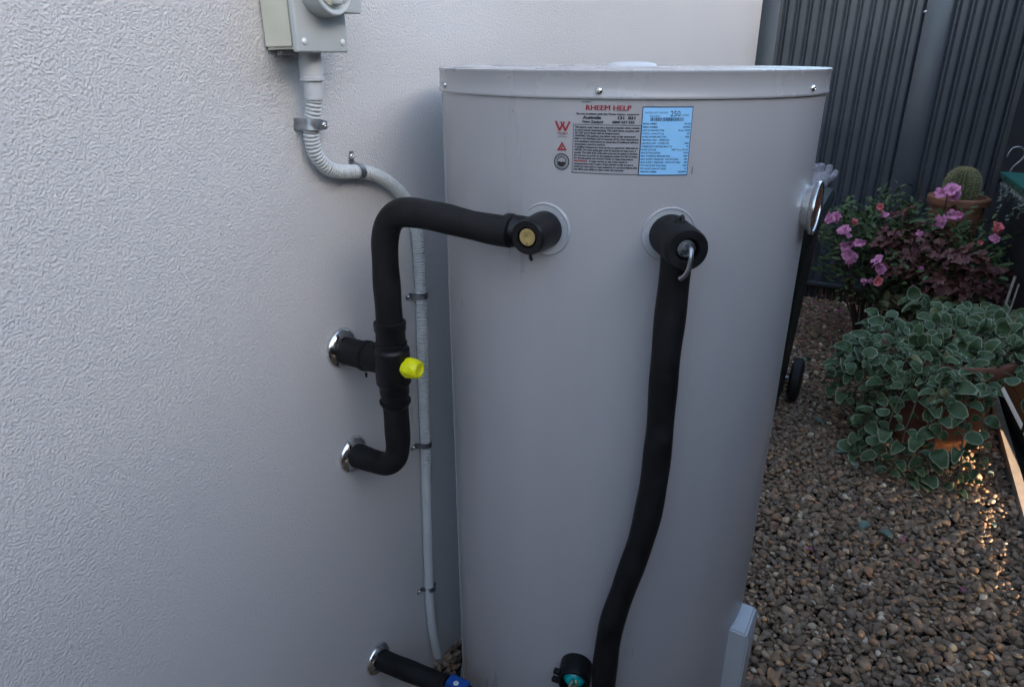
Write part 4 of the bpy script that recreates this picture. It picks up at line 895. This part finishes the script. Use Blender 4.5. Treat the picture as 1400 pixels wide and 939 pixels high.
b.faces.new(rings[-1]); b.faces.new(rings[0][::-1]); obj('ribbed_body', b, M['cactus'], ct, smooth=60)
b = BM(); r2 = random.Random(5)
for (p, a, th) in crest:
    o_ = Vector((math.cos(a)*math.sin(th), math.sin(a)*math.sin(th), -math.cos(th)*0.8)).normalized()
    for k in range(6):
        d_ = (o_+Vector((r2.gauss(0, 0.6), r2.gauss(0, 0.6), r2.gauss(0, 0.6)))).normalized(); L = r2.uniform(0.008, 0.017); sd_ = d_.orthogonal().normalized()*0.0011
        b.faces.new([b.verts.new(p+sd_), b.verts.new(p-sd_), b.verts.new(p+d_*L)])
        s3_ = d_.cross(sd_); b.faces.new([b.verts.new(p+s3_), b.verts.new(p-s3_), b.verts.new(p+d_*L)])
o = obj('spines', b, M['spine'], ct, smooth=0); o['kind'] = 'stuff'

# twigs standing in the planting
b = BM(); tube(b, spline([(4.1, -0.98, 0.5), (4.12, -0.985, 0.75), (4.10, -0.965, 0.93)], 0.04), 0.004, 6); tube(b, spline([(4.12, -0.985, 0.75), (4.14, -1.0, 0.84), (4.12, -1.012, 0.90)], 0.03), 0.0025, 6)
tag(obj('bare_twig', b, M['wood'], smooth=60), 'thin bare brown twig standing just left of the cactus pot', 'twig')
b = BM(); tube(b, spline([(3.52, -1.36, 0.2), (3.56, -1.375, 0.42), (3.585, -1.385, 0.58)], 0.04), 0.006, 8); tube(b, spline([(3.5, -1.375, 0.2), (3.53, -1.392, 0.42), (3.55, -1.40, 0.56)], 0.04), 0.004, 8)
tag(obj('garden_stake', b, M['edge'], smooth=60), 'pale double garden stake rising from the foliage by the side fence', 'stake')

# hanging trough on the side fence
hp = thing('wall_planter', 'teal topped half round wall trough hooked on the side fence', 'planter', (3.95, -1.42, 0.9))
b = BM(); n_ = 12; x0, x1 = 3.42, 4.19
def trough(b, x0, x1, rr, zc, zs, a0=180, a1=360, t=0.004):
    o_, i_ = [], []
    for x in (x0, x1):
        yc = sfy(x)+0.052
        o_.append([b.verts.new((x, yc+rr*math.cos(R(a0+(a1-a0)*k/n_)), zc+zs*math.sin(R(a0+(a1-a0)*k/n_)))) for k in range(n_+1)])
        i_.append([b.verts.new((x, yc+(rr-t)*math.cos(R(a0+(a1-a0)*k/n_)), zc+(zs-t)*math.sin(R(a0+(a1-a0)*k/n_)))) for k in range(n_+1)])
    for k in range(n_):
        b.faces.new((o_[0][k], o_[0][k+1], o_[1][k+1], o_[1][k])); b.faces.new((i_[0][k+1], i_[0][k], i_[1][k], i_[1][k+1]))
    for (A, B_) in ((o_, i_),):
        b.faces.new((A[0][0], A[1][0], B_[1][0], B_[0][0])); b.faces.new((A[0][-1], B_[0][-1], B_[1][-1], A[1][-1]))
    for s in (0, 1):
        b.faces.new(o_[s]); 
trough(b, x0, x1, 0.048, 0.935, 0.052); obj('trough', b, M['tealtrim'], hp)
b = BM(); sbox(b, x0-0.01, x1-0.004, 0.878, 0.892, 0.012, 0.092); obj('pale_ledge', b, M['conc'], hp, smooth=0)
b = BM(); 
pts = [(x1+0.006, sfy(x1)+0.052+0.05*math.cos(R(a)), 0.885+0.056*math.sin(R(a))) for a in range(0, 181, 15)]
prism(b, pts, (0.03, 0, 0)); obj('black_end_piece', b, M['blackp'], hp)  # black half-round piece at the far end of the trough
b = BM(); sbox(b, x0-0.004, x1-0.006, 0.934, 0.942, 0.006, 0.106); obj('trough_cover', b, M['tealtrim'], hp, smooth=0)
hk = thing('wire_hook', 'grey curved wire hook hanging on the side fence above the teal trough', 'hook', (4.2, -1.38, 0.94))
yb = sfy(4.2)+0.05
b = BM(); tube(b, spline([(4.2, yb+0.012, 0.935), (4.2, yb+0.006, 0.965), (4.2, yb-0.022, 1.005), (4.2, yb-0.026, 1.035), (4.2, yb-0.006, 1.058), (4.2, yb+0.024, 1.055), (4.2, yb+0.038, 1.03), (4.2, yb+0.040, 1.012)], 0.006), 0.0042, 10); obj('hook_wire', b, M['zinc'], hk)
SL = [leaf_mesh('trailing_leaf', 0.022, 0.015, leafmat('silver_leaf', (0.09, 0.12, 0.10), (0.2, 0.24, 0.2)), n=8, seed=60)]
tp = thing('trailing_plant', 'silvery small leaved trailing plant hanging below the teal trough', 'plant', (4.05, -1.36, 0.88)); sb = BM(); out = []; r2 = random.Random(8)
for i in range(9):
    x = 3.6+i*0.062; y = sfy(x)+0.10; z = 0.93; p = Vector((x, y-0.02, z)); path = [p.copy(), Vector((x, y+0.004, 0.935))]; p = Vector((x, y+0.006, 0.92))
    for k in range(r2.randint(3, 9)):
        p = p+Vector((r2.gauss(0, 0.005), r2.gauss(0, 0.003), -0.017)); path.append(p.copy())
        for s in (0, 1): out.append((SL[0], orient(p, (r2.gauss(0, 1), r2.uniform(-0.2, 1), -0.2), (r2.gauss(0, 0.4)-0.3, 0.6, 0.7), r2.uniform(0.5, 0.9))))
    tube(sb, path, 0.0012, 5)
obj('stems', sb, M['stem'], tp); place_leaves(tp, out, 'leaf', 200)

# litter on the gravel
DL = [leaf_mesh('fallen_leaf', 0.045, 0.026, M['dryleaf'], n=12, seed=70+i, fold=0.5, curl=1.2, scallop=0.08) for i in range(3)]
GLf = [leaf_mesh('fallen_leaf', 0.05, 0.036, M['greyleaf'], n=12, seed=80+i, fold=0.4, curl=0.9, scallop=0.05) for i in range(3)]
def fallen(x, y, me, s, rz, label, tl=0.3, z=0.014):
    o = bpy.data.objects.new('fallen_leaf', me); COL.objects.link(o); o.location = (x, y, z); o.scale = (s, s, s); o.rotation_euler = (random.uniform(-tl, tl), random.uniform(-tl, tl), rz)
    return tag(o, label, 'leaf', 'leaves fallen on the gravel')
fallen(1.539, -0.806, DL[0], 1.1, 0.5, 'upright pale tan dry leaf scrap nearest the element cover')
fallen(1.482, -0.784, DL[1], 1.2, 1.5, 'flat brown dry leaf lying beside the pale tan scrap')
fallen(1.445, -0.772, DL[2], 0.8, 2.5, 'small light tan leaf piece closest to the water heater')
fallen(2.262, -0.975, GLf[0], 1.0, 0.8, 'faded green leaf lying alone in the middle of the gravel')
fallen(2.225, -0.998, GLf[1], 0.9, 2.6, 'dark folded green leaf touching the one in mid gravel')
fallen(2.660, -0.890, GLf[2], 1.0, 1.9, 'faded green leaf just in front of the trailing variegated stems')
fallen(2.710, -0.862, GLf[0], 0.8, 0.2, 'grey green leaf half under the trailing stems')
fallen(3.62, -0.63, GLf[1], 1.1, 1.0, 'pale green leaf on the gravel beside the bin wheel')
fallen(2.95, -0.72, GLf[2], 1.1, 2.9, 'grey green leaf between the bin wheel and the trailing plant')
fallen(2.808, -1.375, GLf[0], 0.7, 0.6, 'small yellow green leaf against the garden edging')
fallen(2.455, -1.325, GLf[1], 0.6, 2.1, 'small yellow green leaf in the sunlit strip by the edging')
b = BM(); r2 = random.Random(4)
for i in range(190):
    x = min(4.74, 4.35+r2.gauss(0, 0.35)); y = -0.68+r2.gauss(0, 0.17)
    if i > 175: x, y = r2.uniform(2.0, 3.2), r2.uniform(-1.3, -0.8)
    if y < -1.3 or y > -0.3: continue
    s = r2.uniform(0.006, 0.014); a = r2.uniform(0, 6.28); u = Vector((math.cos(a), math.sin(a), r2.uniform(-0.4, 0.4)))*s; v = Vector((-math.sin(a), math.cos(a), r2.uniform(-0.4, 0.4)))*s*0.7; c = Vector((x, y, 0.018+r2.random()*0.006))
    vs = [b.verts.new(c+u), b.verts.new(c+u*0.3+v+Vector((0, 0, 0.003))), b.verts.new(c-u*0.8+v*0.6), b.verts.new(c-u), b.verts.new(c-u*0.4-v+Vector((0, 0, 0.003))), b.verts.new(c+u*0.6-v*0.8)]
    b.faces.new(vs)
mp_ = mat('faded_petal', (0.26, 0.07, 0.13), 0.7, var=0.5, vs=20)
tag(obj('fallen_petals', b, mp_, smooth=0), 'faded pink petals scattered on the gravel near the back fence', 'petals', kind='stuff')
